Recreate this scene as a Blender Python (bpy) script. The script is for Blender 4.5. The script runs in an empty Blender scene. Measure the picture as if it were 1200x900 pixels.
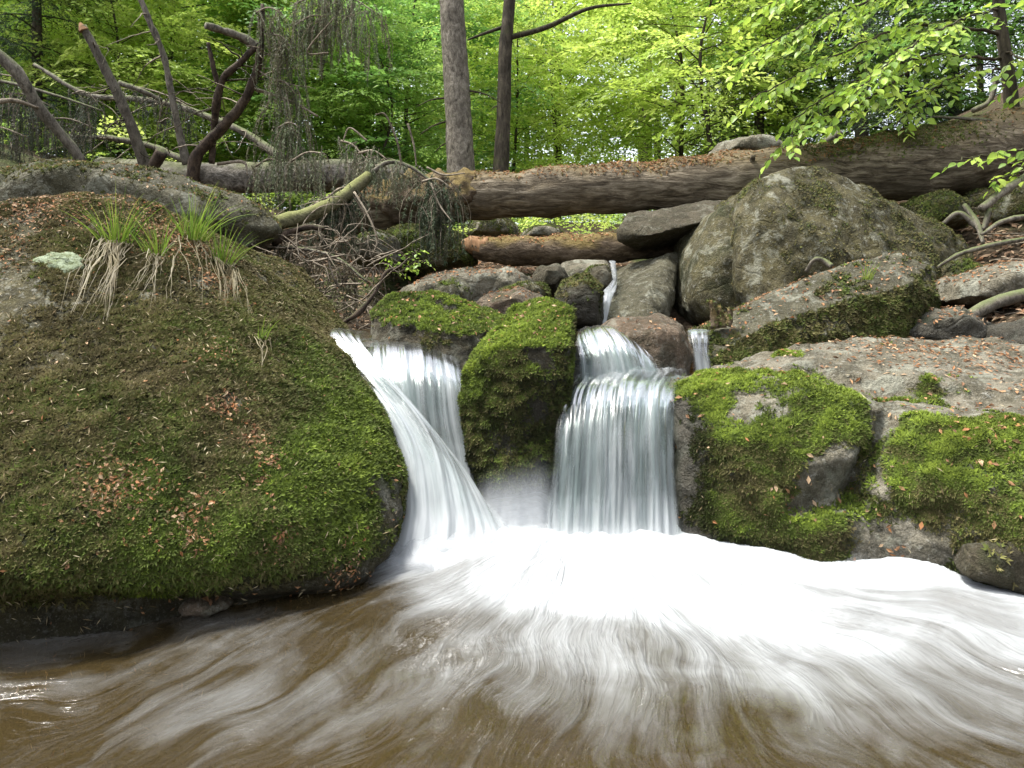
import bpy, bmesh, math, random
import numpy as np
from mathutils import Vector
from mathutils.bvhtree import BVHTree

random.seed(7)
rng = np.random.default_rng(11)
SC = bpy.context.scene
COL = SC.collection

# ------------------------------------------------------------------ camera, sky, sun, exposure
FPX, CXP, HYP, CAMZ = 850.0, 600.0, 340.0, 0.80      # focal length in photo pixels, horizon row, eye height
cam = bpy.data.cameras.new('camera'); camo = bpy.data.objects.new('camera', cam); COL.objects.link(camo)
cam.sensor_width = 36; cam.lens = FPX / 1200 * 36; cam.shift_y = -(450 - HYP) / 1200
cam.clip_start = 0.02; cam.clip_end = 2000
camo.location = (0, 0, CAMZ); camo.rotation_euler = (math.radians(90), 0, 0)
SC.camera = camo

SUN_EL, SUN_AZ = math.radians(68), math.radians(-88)   # azimuth from +Y towards +X
w = bpy.data.worlds.new('World'); SC.world = w; w.use_nodes = True
nt = w.node_tree; bg = nt.nodes['Background']
sky = nt.nodes.new('ShaderNodeTexSky'); sky.sky_type = 'NISHITA'; sky.sun_disc = False
sky.sun_elevation = SUN_EL; sky.sun_rotation = SUN_AZ
sky.air_density = 1.0; sky.dust_density = 4.0; sky.ozone_density = 1.0; sky.altitude = 300
hsv = nt.nodes.new('ShaderNodeHueSaturation'); hsv.inputs['Saturation'].default_value = 0.35
nt.links.new(sky.outputs[0], hsv.inputs['Color']); nt.links.new(hsv.outputs[0], bg.inputs[0])
bg.inputs[1].default_value = 0.15
sl = bpy.data.lights.new('sun', 'SUN'); so = bpy.data.objects.new('sun', sl); COL.objects.link(so)
sl.energy = 2.2; sl.angle = math.radians(10); sl.color = (1.0, 0.97, 0.91)
sd = Vector((math.sin(SUN_AZ) * math.cos(SUN_EL), math.cos(SUN_AZ) * math.cos(SUN_EL), math.sin(SUN_EL)))
so.rotation_euler = sd.to_track_quat('Z', 'Y').to_euler()
SC.view_settings.view_transform = 'Standard'; SC.view_settings.look = 'None'
SC.view_settings.exposure = 1.68; SC.view_settings.gamma = 1
SC.render.engine = 'CYCLES'
cy = SC.cycles
cy.use_denoising = True; cy.max_bounces = 8; cy.diffuse_bounces = 5; cy.glossy_bounces = 2
cy.transmission_bounces = 4; cy.transparent_max_bounces = 24; cy.caustics_reflective = False; cy.caustics_refractive = False
cy.use_adaptive_sampling = True; cy.adaptive_threshold = 0.02

# ------------------------------------------------------------------ helpers
def P(px, py, Y):
    return np.array(((px - CXP) / FPX * Y, Y, CAMZ + (HYP - py) / FPX * Y))

_perm = np.random.default_rng(3).permutation(256); _perm = np.concatenate([_perm, _perm, _perm])
_grad = np.random.default_rng(5).normal(size=(256, 3)); _grad /= np.linalg.norm(_grad, axis=1)[:, None]
def perlin(p):
    p = np.asarray(p, float); i = np.floor(p).astype(int); f = p - i; i &= 255
    u = f * f * f * (f * (f * 6 - 15) + 10)
    out = 0
    for dx in (0, 1):
        for dy in (0, 1):
            for dz in (0, 1):
                h = _perm[_perm[_perm[(i[:, 0] + dx) & 255] + ((i[:, 1] + dy) & 255)] + ((i[:, 2] + dz) & 255)]
                g = _grad[h]
                d = g[:, 0] * (f[:, 0] - dx) + g[:, 1] * (f[:, 1] - dy) + g[:, 2] * (f[:, 2] - dz)
                wx = u[:, 0] if dx else 1 - u[:, 0]; wy = u[:, 1] if dy else 1 - u[:, 1]; wz = u[:, 2] if dz else 1 - u[:, 2]
                out = out + d * wx * wy * wz
    return out * 1.6
def fbm(p, s, oct=4, off=0.0, ridge=False):
    p = np.asarray(p) * s + off; a = 1.0; t = 0; n = 0
    for k in range(oct):
        v = perlin(p * (2.03 ** k) + 17.3 * k)
        if ridge: v = 1 - 2 * np.abs(v)
        t = t + a * v; n += a; a *= 0.5
    return t / n
def sstep(a, b, x):
    t = np.clip((np.asarray(x) - a) / (b - a), 0, 1); return t * t * (3 - 2 * t)
def unit(v):
    v = np.asarray(v, float); return v / (np.linalg.norm(v, axis=-1, keepdims=True) + 1e-12)

def link(o, parent=None):
    COL.objects.link(o)
    if parent is not None: o.parent = parent
    return o
def tag(o, label=None, cat=None, group=None, kind=None):
    if label: o['label'] = label
    if cat: o['category'] = cat
    if group: o['group'] = group
    if kind: o['kind'] = kind
    return o
def empty(name, loc=(0, 0, 0)):
    o = bpy.data.objects.new(name, None); o.location = loc; o.empty_display_size = 0.1; COL.objects.link(o); return o

def mesh_np(name, V, F, mat=None, smooth=False, attrs=None, uv=None):
    V = np.ascontiguousarray(V, dtype=np.float32); F = np.ascontiguousarray(F, dtype=np.int32)
    me = bpy.data.meshes.new(name); n, k = F.shape
    me.vertices.add(len(V)); me.vertices.foreach_set('co', V.ravel())
    me.loops.add(n * k); me.loops.foreach_set('vertex_index', F.ravel())
    me.polygons.add(n); me.polygons.foreach_set('loop_start', np.arange(0, n * k, k, dtype=np.int32))
    me.polygons.foreach_set('loop_total', np.full(n, k, dtype=np.int32))
    me.polygons.foreach_set('use_smooth', np.full(n, smooth, dtype=bool))
    me.update(calc_edges=True); me.validate()
    set_attrs(me, attrs)
    if mat: me.materials.append(mat)
    return me
def set_attrs(me, attrs):
    for nme, a in (attrs or {}).items():
        a = np.asarray(a, dtype=np.float32)
        if a.ndim == 1:
            at = me.attributes.new(nme, 'FLOAT', 'POINT'); at.data.foreach_set('value', a)
        elif a.shape[1] == 3:
            at = me.attributes.new(nme, 'FLOAT_VECTOR', 'POINT'); at.data.foreach_set('vector', a.ravel())
        else:
            at = me.attributes.new(nme, 'FLOAT_COLOR', 'POINT'); at.data.foreach_set('color', a.ravel())
def obj_np(name, V, F, mat, parent=None, smooth=False, attrs=None, origin=None):
    V = np.asarray(V, float)
    if origin is not None: V = V - np.asarray(origin)
    o = bpy.data.objects.new(name, mesh_np(name, V, F, mat, smooth, attrs))
    if origin is not None: o.location = tuple(origin)
    return link(o, parent)

def catmull(pts, n):
    pts = np.asarray(pts, float); m = len(pts)
    q = np.vstack([2 * pts[0] - pts[1], pts, 2 * pts[-1] - pts[-2]])
    t = np.linspace(0, m - 1, n); i = np.minimum(t.astype(int), m - 2); f = (t - i)[:, None]
    a, b, c, d = q[i], q[i + 1], q[i + 2], q[i + 3]
    return 0.5 * (2 * b + (c - a) * f + (2 * a - 5 * b + 4 * c - d) * f ** 2 + (3 * b - a - 3 * c + d) * f ** 3)

class Tubes:
    """collects tapered tubes into one mesh"""
    def __init__(s): s.V = []; s.F = []; s.n = 0; s.A = []
    def add(s, pts, r0, r1=None, seg=6, n=None, wob=0.0, radii=None, cap=True, lump=0.0, lscale=6.0):
        pts = np.asarray(pts, float); n = n or max(4, len(pts) * 3)
        c = catmull(pts, n)
        if radii is not None: r = np.interp(np.linspace(0, 1, n), np.linspace(0, 1, len(radii)), radii)
        else: r = np.linspace(r0, r0 if r1 is None else r1, n)
        if wob: c = c + rng.normal(size=c.shape) * wob
        t = unit(np.gradient(c, axis=0))
        up = np.array([0.0, 0, 1]) if abs(t[:, 2]).mean() < 0.85 else np.array([1.0, 0, 0])
        a = unit(np.cross(t, up)); b = np.cross(t, a)
        th = np.linspace(0, 2 * np.pi, seg, endpoint=False)
        d = a[:, None, :] * np.cos(th)[None, :, None] + b[:, None, :] * np.sin(th)[None, :, None]
        ring = c[:, None, :] + r[:, None, None] * d
        if lump:
            q = ring.reshape(-1, 3); nz = fbm(q, lscale, 3, off=5.5)
            ring = (q + d.reshape(-1, 3) * (nz * lump)[:, None]).reshape(ring.shape)
        V = ring.reshape(-1, 3)
        i = np.arange(n - 1)[:, None] * seg; j = np.arange(seg)[None, :]; k = (j + 1) % seg
        F = np.stack([i + j, i + k, i + seg + k, i + seg + j], -1).reshape(-1, 4)
        if cap:
            e = np.vstack([c[:1], c[-1:]]); V = np.vstack([V, e]); m = n * seg
            jj = np.arange(seg); kk = (jj + 1) % seg
            F = np.vstack([F, np.stack([np.full(seg, m), kk, jj, jj], -1)[:, [0, 1, 2, 2]] * 0 + np.stack([kk, jj, np.full(seg, m), np.full(seg, m)], -1),
                           np.stack([(n - 1) * seg + jj, (n - 1) * seg + kk, np.full(seg, m + 1), np.full(seg, m + 1)], -1)])
        s.V.append(V); s.F.append(F + s.n); s.n += len(V)
        return c
    def build(s, name, mat, parent=None, smooth=True, origin=None):
        V = np.vstack(s.V); F = np.vstack(s.F)
        if origin is not None: V = V - np.asarray(origin)
        me = bpy.data.meshes.new(name)
        faces = [tuple(f[:3]) if f[2] == f[3] else tuple(f) for f in F.tolist()]
        me.from_pydata(V.tolist(), [], faces); me.materials.append(mat)
        if smooth: me.polygons.foreach_set('use_smooth', np.ones(len(me.polygons), dtype=bool))
        me.update()
        o = bpy.data.objects.new(name, me)
        if origin is not None: o.location = tuple(origin)
        return link(o, parent)

# ------------------------------------------------------------------ materials
class M:
    def __init__(s, name):
        s.m = bpy.data.materials.new(name); s.m.use_nodes = True; s.t = s.m.node_tree
        s.t.nodes.clear(); s.out = s.t.nodes.new('ShaderNodeOutputMaterial')
    def n(s, typ, **kw):
        nd = s.t.nodes.new('ShaderNode' + typ)
        for k, v in kw.items():
            if k.startswith('_'): setattr(nd, k[1:], v)
            else:
                key = int(k[1:]) if k[0] == 'i' and k[1:].isdigit() else k.replace('__', ' ')
                if isinstance(v, bpy.types.NodeSocket): s.t.links.new(v, nd.inputs[key])
                else: nd.inputs[key].default_value = v
        return nd
    def noise(s, vec, scale, detail=4, rough=0.55, dist=0.0):
        return s.n('TexNoise', Vector=vec, Scale=scale, Detail=detail, Roughness=rough, Distortion=dist).outputs[0]
    def ramp(s, fac, stops, interp='LINEAR'):
        r = s.n('ValToRGB'); s.t.links.new(fac, r.inputs[0]); e = r.color_ramp.elements; r.color_ramp.interpolation = interp
        while len(e) < len(stops): e.new(0.5)
        for el, (p, c) in zip(e, stops):
            el.position = p; el.color = c if len(c) == 4 else (*c, 1)
        return r.outputs[0]
    def mix(s, fac, a, b, mode='MIX'):
        nd = s.n('Mix'); nd.data_type = 'RGBA'; nd.blend_type = mode
        for sock, v in ((nd.inputs[0], fac), (nd.inputs[6], a), (nd.inputs[7], b)):
            if isinstance(v, bpy.types.NodeSocket): s.t.links.new(v, sock)
            else: sock.default_value = (*v, 1) if isinstance(v, tuple) and len(v) == 3 else v
        return nd.outputs[2]
    def math(s, op, a, b=0.0, clamp=False):
        nd = s.n('Math'); nd.operation = op; nd.use_clamp = clamp
        for i, v in enumerate((a, b)):
            if isinstance(v, bpy.types.NodeSocket): s.t.links.new(v, nd.inputs[i])
            else: nd.inputs[i].default_value = v
        return nd.outputs[0]
    def attr(s, name, which='Fac'):
        return s.n('Attribute', _attribute_name=name).outputs[which]
    def coord(s): return s.n('NewGeometry').outputs['Position']
    def objc(s): return s.n('TexCoord').outputs['Object']
    def scaled(s, vec, sc): 
        nd = s.n('Mapping', Vector=vec); nd.inputs['Scale'].default_value = sc; return nd.outputs[0]
    def bump(s, h, strength=0.5, dist=0.01, normal=None):
        nd = s.n('Bump', Height=h, Strength=strength, Distance=dist)
        if normal is not None: s.t.links.new(normal, nd.inputs['Normal'])
        return nd.outputs[0]
    def shader(s, sh): s.t.links.new(sh, s.out.inputs['Surface']); return s.m
    def princ(s, color, rough=0.8, normal=None, spec=0.3, **kw):
        nd = s.n('BsdfPrincipled')
        for k, v in (('Base Color', color), ('Roughness', rough), ('Specular IOR Level', spec)):
            if isinstance(v, bpy.types.NodeSocket): s.t.links.new(v, nd.inputs[k])
            else: nd.inputs[k].default_value = (*v, 1) if isinstance(v, tuple) else v
        if normal is not None: s.t.links.new(normal, nd.inputs['Normal'])
        return nd.outputs[0]

def mat_rock(name, c1, c2, c3, lichen=0.5):
    m = M(name); p = m.objc()
    big = m.noise(p, 3.0, 5, 0.6); mid = m.noise(p, 13, 6, 0.65); fine = m.noise(p, 90, 5, 0.7)
    col = m.ramp(big, [(0.3, c1), (0.5, c2), (0.7, c3)])
    col = m.mix(m.ramp(mid, [(0.42, (0, 0, 0)), (0.60, (1, 1, 1))]), col, m.mix(0.7, col, (0.04, 0.036, 0.018)))
    sp = m.noise(p, 42, 3, 0.8)
    col = m.mix(m.ramp(sp, [(0.56, (0, 0, 0)), (0.72, (lichen, lichen, lichen))]), col, (0.42, 0.42, 0.37))
    col = m.mix(m.ramp(fine, [(0.35, (0.55, 0.55, 0.55)), (0.6, (0, 0, 0))]), col, m.mix(1.0, col, (0.5, 0.48, 0.45), 'MULTIPLY'))
    lp = m.noise(p, 7.5, 5, 0.7, 0.4)
    col = m.mix(m.ramp(lp, [(0.54, (0, 0, 0)), (0.62, (lichen, lichen, lichen))]), col, (0.30, 0.305, 0.24))
    moss = m.attr('moss')
    mn = m.noise(p, 24, 4, 0.7)
    mf = m.ramp(m.math('ADD', moss, m.math('MULTIPLY', m.math('SUBTRACT', mn, 0.5), 0.7)), [(0.35, (0, 0, 0)), (0.62, (1, 1, 1))])
    tint = m.attr('tint')
    mcol = m.ramp(tint, [(0.0, (0.045, 0.036, 0.016)), (0.5, (0.035, 0.045, 0.012)), (1.0, (0.055, 0.09, 0.014))])
    col = m.mix(mf, col, m.mix(m.ramp(fine, [(0.35, (0.6,) * 3), (0.65, (0,) * 3)]), mcol, (0.02, 0.02, 0.008)))
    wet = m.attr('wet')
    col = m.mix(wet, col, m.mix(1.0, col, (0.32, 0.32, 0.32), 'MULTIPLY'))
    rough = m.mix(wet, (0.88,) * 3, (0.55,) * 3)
    gr = m.noise(p, 230, 3, 0.6)
    col = m.mix(m.ramp(gr, [(0.38, (0.5,) * 3), (0.5, (0,) * 3)]), col, m.mix(1.0, col, (0.45, 0.43, 0.4), 'MULTIPLY'))
    col = m.mix(m.ramp(gr, [(0.58, (0,) * 3), (0.7, (0.35 * lichen,) * 3)]), col, (0.4, 0.39, 0.35))
    h = m.math('ADD', m.math('ADD', m.math('MULTIPLY', mid, 0.8), m.math('MULTIPLY', fine, 0.45)), m.math('MULTIPLY', sp, 0.35))
    cr = m.n('TexVoronoi', Vector=m.mix(0.12, p, m.n('TexNoise', Vector=p, Scale=6.0).outputs[1]), Scale=3.1, _feature='DISTANCE_TO_EDGE').outputs[0]
    h = m.math('ADD', h, m.math('MULTIPLY', m.ramp(cr, [(0.0, (0,) * 3), (0.03, (1,) * 3)]), 0.18))
    nb = m.bump(h, 0.9, 0.045)
    return m.shader(m.princ(col, rough, nb, 0.25))
ROCK = mat_rock('rock_grey', (0.068, 0.062, 0.034), (0.115, 0.107, 0.066), (0.175, 0.165, 0.115))
ROCK_OLIVE = mat_rock('rock_olive', (0.062, 0.054, 0.02), (0.10, 0.088, 0.036), (0.155, 0.135, 0.07), 0.55)
ROCK_PALE = mat_rock('rock_pale', (0.14, 0.122, 0.08), (0.22, 0.20, 0.145), (0.30, 0.275, 0.21), 0.6)
ROCK_BROWN = mat_rock('rock_brown', (0.10, 0.065, 0.035), (0.17, 0.125, 0.085), (0.22, 0.18, 0.13), 0.4)
ROCK_DARK = mat_rock('rock_dark', (0.05, 0.042, 0.025), (0.085, 0.072, 0.045), (0.125, 0.108, 0.075), 0.25)

def mat_vcol(name, rough=0.7, trans=0.3, spec=0.25, attr='col', gain=1.0):
    m = M(name); c = m.attr(attr, 'Color')
    b = m.princ(c, rough, None, spec)
    t = m.n('BsdfTranslucent', Color=c).outputs[0]
    return m.shader(m.n('MixShader', i0=trans, i1=b, i2=t).outputs[0])
MOSS = mat_vcol('moss_leaf', 0.75, 0.25, 0.2)
LITTER = mat_vcol('dead_leaf', 0.75, 0.2, 0.2)
GRASS = mat_vcol('grass_blade', 0.5, 0.4, 0.3)
NEEDLE = mat_vcol('spruce_needle', 0.6, 0.25, 0.2)
BEECH = mat_vcol('beech_leaf', 0.42, 0.5, 0.4)

def mat_bark(name, c1, c2, sc, moss=(0, 0, 0), mossamt=0.0, dist=0.02, crack=1.0):
    m = M(name); p = m.objc(); q = m.scaled(p, sc)
    a = m.noise(q, 1.0, 6, 0.65, 0.6); b = m.noise(p, 5, 4, 0.6); f = m.noise(m.scaled(p, tuple(v * 4 for v in sc)), 1.0, 5, 0.7)
    col = m.ramp(a, [(0.36, tuple(v * 0.4 for v in c1)), (0.46, c1), (0.62, c2)])
    col = m.mix(m.ramp(b, [(0.4, (0,) * 3), (0.65, (0.7,) * 3)]), col, tuple(v * 0.72 for v in c1))
    col = m.mix(m.ramp(f, [(0.38, (0.6,) * 3), (0.6, (0,) * 3)]), col, m.mix(1.0, col, (0.45, 0.42, 0.4), 'MULTIPLY'))
    if mossamt:
        up = m.n('SeparateXYZ', Vector=m.n('NewGeometry').outputs['Normal']).outputs[2]
        k = m.math('ADD', m.math('MULTIPLY', up, 0.5), m.noise(p, 3.5, 5, 0.65))
        col = m.mix(m.ramp(k, [(0.72 - 0.3 * mossamt, (0,) * 3), (1.0 - 0.3 * mossamt, (0.85,) * 3)]), col, moss)
    h = m.math('ADD', m.math('MULTIPLY', a, crack), m.math('MULTIPLY', f, 0.4))
    return m.shader(m.princ(col, 0.85, m.bump(h, 0.9, dist), 0.2))
BARK_SPRUCE = mat_bark('spruce_bark', (0.155, 0.135, 0.105), (0.29, 0.26, 0.21), (22, 22, 12), (0.09, 0.11, 0.03), 0.25)
BARK_DARK = mat_bark('dark_bark', (0.055, 0.045, 0.032), (0.11, 0.092, 0.066), (18, 18, 5), (0.06, 0.075, 0.02), 0.4)
BARK_FALLEN = mat_bark('fallen_bark', (0.16, 0.145, 0.12), (0.30, 0.28, 0.24), (16, 22, 22), (0.12, 0.13, 0.06), 0.2, 0.025)
WOOD_LOG = mat_bark('weathered_wood', (0.125, 0.10, 0.066), (0.31, 0.265, 0.19), (5, 30, 30), (0.15, 0.115, 0.06), 0.25, 0.03)
BARK_BROWN = mat_bark('flaky_bark', (0.10, 0.072, 0.045), (0.20, 0.155, 0.105), (9, 22, 22), (0.15, 0.11, 0.035), 0.5, 0.03)
BRANCH_GREY = mat_bark('branch_bark', (0.13, 0.115, 0.09), (0.24, 0.215, 0.175), (30, 30, 14), (0.10, 0.12, 0.045), 0.3, 0.008)
BRANCH_DARK = mat_bark('branch_bark_dark', (0.05, 0.036, 0.026), (0.11, 0.08, 0.056), (30, 30, 14), (0.05, 0.06, 0.02), 0.1, 0.008)
BRANCH_MOSS = mat_bark('mossy_branch_bark', (0.15, 0.14, 0.075), (0.27, 0.25, 0.14), (40, 60, 60), (0.17, 0.18, 0.06), 0.6, 0.012)
TWIG = mat_bark('twig', (0.20, 0.165, 0.12), (0.36, 0.31, 0.235), (40, 40, 40), dist=0.003)
BROKEN = mat_bark('broken_wood', (0.30, 0.17, 0.085), (0.42, 0.26, 0.14), (40, 40, 12), dist=0.006)

def mat_ground():
    m = M('forest_floor'); p = m.coord()
    a = m.noise(p, 1.3, 5, 0.6); b = m.noise(p, 22, 6, 0.7); c = m.noise(p, 70, 4, 0.7)
    col = m.ramp(b, [(0.35, (0.035, 0.025, 0.015)), (0.5, (0.085, 0.062, 0.038)), (0.65, (0.14, 0.105, 0.07))])
    g = m.ramp(b, [(0.35, (0.03, 0.045, 0.012)), (0.65, (0.09, 0.12, 0.03))])
    col = m.mix(m.ramp(a, [(0.5, (0,) * 3), (0.62, (0.8,) * 3)]), col, g)
    col = m.mix(m.ramp(c, [(0.35, (0.7,) * 3), (0.6, (0,) * 3)]), col, m.mix(1.0, col, (0.4, 0.38, 0.35), 'MULTIPLY'))
    return m.shader(m.princ(col, 0.95, m.bump(m.math('ADD', b, m.math('MULTIPLY', c, 0.5)), 0.9, 0.05), 0.15))
GROUND = mat_ground()

# ------------------------------------------------------------------ terrain
def H(x, y):
    x = np.asarray(x, float); y = np.asarray(y, float)
    z = np.interp(y, [-50, 0, 2.30, 2.75, 3.4, 4, 5, 6, 8, 12, 20, 40, 300], [-0.34, -0.32, -0.30, 0.36, 0.42, 0.5, 0.86, 1.1, 1.36, 1.85, 2.5, 3.3, 8])
    xr = np.interp(y, [0, 2.3, 3, 4, 8, 20], [2.3, 2.0, 1.9, 2.15, 2.6, 5.0])
    kr = np.interp(y, [0, 3, 6, 30], [0.8, 0.55, 0.55, 0.25])
    r = np.maximum(0, x - xr); z = z + 8 * np.tanh(r * kr / 8)
    xl = np.interp(y, [0, 2.5, 3, 4, 8, 20], [-2.0, -1.9, -1.3, -1.1, -1.4, -6.0])
    kl = np.interp(y, [0, 2.8, 3.4, 8, 30], [0.8, 0.7, 0.34, 0.25, 0.15])
    l = np.maximum(0, xl - x); z = z + 4 * np.tanh(l * kl / 4)
    q = np.stack([x.ravel(), y.ravel(), np.zeros(x.size)], 1)
    nz = (fbm(q, 0.5, 4) * 0.22 * sstep(2.5, 8, y.ravel()) + fbm(q, 2.6, 4) * 0.05).reshape(x.shape)
    return z + nz
def graded(a, b, n, p=2.2):
    t = np.linspace(-1, 1, n); s = np.sign(t) * np.abs(t) ** p; return np.where(s < 0, -s * a, s * b)
gx = np.unique(np.concatenate([graded(-260, 260, 150, 3.2), np.linspace(-7, 7, 140)]))
gy = np.unique(np.concatenate([np.linspace(-3, 14, 180), 14 + 400 * np.linspace(0, 1, 60) ** 2.4, -3 - 60 * np.linspace(0, 1, 14) ** 2]))
X, Yg = np.meshgrid(gx, gy)
Z = H(X, Yg)
V = np.stack([X, Yg, Z], -1).reshape(-1, 3)
ny, nx = X.shape
i = np.arange(ny - 1)[:, None] * nx; j = np.arange(nx - 1)[None, :]
F = np.stack([i + j, i + j + 1, i + nx + j + 1, i + nx + j], -1).reshape(-1, 4)
tag(obj_np('ground', V, F, GROUND, smooth=True), kind='structure')

# ------------------------------------------------------------------ rocks
ROCKS = {}
def hull_union(hulls, voxel, smooth):
    bm = bmesh.new()
    for pts in hulls:
        b2 = bmesh.new(); vs = [b2.verts.new(tuple(p)) for p in pts]
        r = bmesh.ops.convex_hull(b2, input=vs)
        junk = [g for g in r['geom_interior'] + r['geom_unused'] if isinstance(g, bmesh.types.BMVert)]
        bmesh.ops.delete(b2, geom=list(set(junk)), context='VERTS')
        bmesh.ops.recalc_face_normals(b2, faces=b2.faces[:])
        t = bpy.data.meshes.new('t'); b2.to_mesh(t); b2.free(); bm.from_mesh(t); bpy.data.meshes.remove(t)
    me = bpy.data.meshes.new('t'); bm.to_mesh(me); bm.free()
    o = bpy.data.objects.new('t', me); COL.objects.link(o)
    md = o.modifiers.new('r', 'REMESH'); md.mode = 'VOXEL'; md.voxel_size = voxel
    if smooth:
        s = o.modifiers.new('s', 'SMOOTH'); s.factor = 0.5; s.iterations = smooth
    dg = bpy.context.evaluated_depsgraph_get()
    m2 = bpy.data.meshes.new_from_object(o.evaluated_get(dg))
    bpy.data.objects.remove(o); bpy.data.meshes.remove(me)
    return m2
def mesh_arrays(me):
    n = len(me.vertices); V = np.empty(n * 3); me.vertices.foreach_get('co', V); V = V.reshape(-1, 3)
    Nn = np.empty(n * 3); me.vertex_normals.foreach_get('vector', Nn); Nn = Nn.reshape(-1, 3)
    me.calc_loop_triangles(); T = np.empty(len(me.loop_triangles) * 3, dtype=np.int32)
    me.loop_triangles.foreach_get('vertices', T)
    return V, Nn, T.reshape(-1, 3)

def scatter(V, Nn, T, wgt, density, seed=0, cull=True):
    r = np.random.default_rng(seed)
    a, b, c = V[T[:, 0]], V[T[:, 1]], V[T[:, 2]]
    ar = np.linalg.norm(np.cross(b - a, c - a), axis=1) * 0.5
    wt = ar * wgt[T].mean(1)
    if cull:
        cen = (a + b + c) / 3; nn = unit(np.cross(b - a, c - a)); vw = unit(np.array([0, 0, CAMZ + 0.3]) - cen)
        wt = wt * ((nn * vw).sum(1) > -0.15) * (cen[:, 0] > -0.85 * cen[:, 1]) * (cen[:, 0] < 0.9 * cen[:, 1])
    tot = wt.sum(); n = int(tot * density)
    if n < 1: return np.zeros((0, 3)), np.zeros((0, 3)), np.zeros((0,), int)
    t = r.choice(len(T), n, p=wt / tot)
    u = r.random(n); v = r.random(n); f = u + v > 1; u[f] = 1 - u[f]; v[f] = 1 - v[f]
    p = a[t] + (b - a)[t] * u[:, None] + (c - a)[t] * v[:, None]
    nn = unit(Nn[T[t]].mean(1))
    return p, nn, T[t, 0]

def moss_mesh(p, n, tint, size, k=5, seed=0, lift=0.0, damp=None):
    """tufts of k small pointed leaves; tint 0 dry brown .. 1 fresh green"""
    r = np.random.default_rng(seed); m = len(p)
    sz = size * (0.55 + 0.9 * r.random(m))
    rnd = np.clip(tint + r.normal(size=m) * 0.16, 0, 1.15)
    stops = np.array([0, 0.3, 0.55, 0.8, 1.15])
    cols = np.array([(0.135, 0.112, 0.052), (0.118, 0.112, 0.038), (0.078, 0.105, 0.022), (0.105, 0.15, 0.022), (0.20, 0.26, 0.033)])
    col = np.stack([np.interp(rnd, stops, cols[:, c]) for c in range(3)], 1) * (0.75 + 0.5 * r.random(m))[:, None]
    col = col * (1 + 0.75 * fbm(p, 7.0, 4, off=seed * 1.3))[:, None].clip(0.35, 1.8)
    if damp is not None: col = col * (1 - 0.72 * np.clip(damp, 0, 1))[:, None]   # darker where soaked, and on steep faces with shade painted in
    Vs = []
    for q in range(k):
        tang = r.normal(size=(m, 3)); tang -= (tang * n).sum(1, keepdims=True) * n; tang = unit(tang)
        up = np.array([0, 0, 0.25])
        d = unit(n * (0.35 + 0.7 * r.random((m, 1))) + tang * 0.9 + up)
        side = unit(np.cross(d, n + 0.3 * tang[:, [1, 2, 0]]))
        base = p + tang * (sz * 0.12)[:, None] + n * lift
        wd = (sz * 0.26)[:, None]; L = (sz * (0.7 + 0.6 * r.random(m)))[:, None]
        Vs.append(np.stack([base - side * wd, base + side * wd, base + d * L], 1))
    A = np.stack(Vs, 1).reshape(-1, 3)
    F = np.arange(len(A)).reshape(-1, 3)
    c4 = np.concatenate([col, np.ones((m, 1))], 1); c4 = np.repeat(c4, 3 * k, 0)
    return A, F, c4

def litter_mesh(p, n, size, seed=0, pal=None, aspect=0.5, curl=0.35):
    r = np.random.default_rng(seed); m = len(p)
    pal = np.array(pal if pal is not None else [(0.30, 0.14, 0.06), (0.36, 0.20, 0.10), (0.24, 0.13, 0.07), (0.40, 0.28, 0.17), (0.16, 0.09, 0.05)])
    col = pal[r.integers(0, len(pal), m)] * (0.7 + 0.6 * r.random((m, 1)))
    t = r.normal(size=(m, 3)); t -= (t * n).sum(1, keepdims=True) * n; t = unit(t); s = np.cross(n, t)
    nn = n
    L = (size * (0.5 + 0.9 * r.random(m)))[:, None]; W = L * aspect * (0.6 + 0.6 * r.random((m, 1)))
    cu = L * curl * r.random((m, 1)); base = p + nn * (0.002 + 0.004 * r.random((m, 1)))
    tilt = (r.random((m, 1)) - 0.3) * 0.5 * L
    a = base - t * L * 0.5; b = base + s * W * 0.5 + nn * cu; c = base + t * L * 0.5 + nn * tilt; d = base - s * W * 0.5 + nn * cu
    A = np.stack([a, b, c, a, c, d], 1).reshape(-1, 3); F = np.arange(len(A)).reshape(-1, 3)
    return A, F, np.repeat(np.concatenate([col, np.ones((m, 1))], 1), 6, 0)

def patchf(V, patches):
    """smooth blobs at world points: list of (point, radius, value)"""
    out = np.zeros(len(V))
    for c, rad, val in patches:
        out += val * np.exp(-((V - c) ** 2).sum(1) / (rad * rad))
    return out

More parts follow.
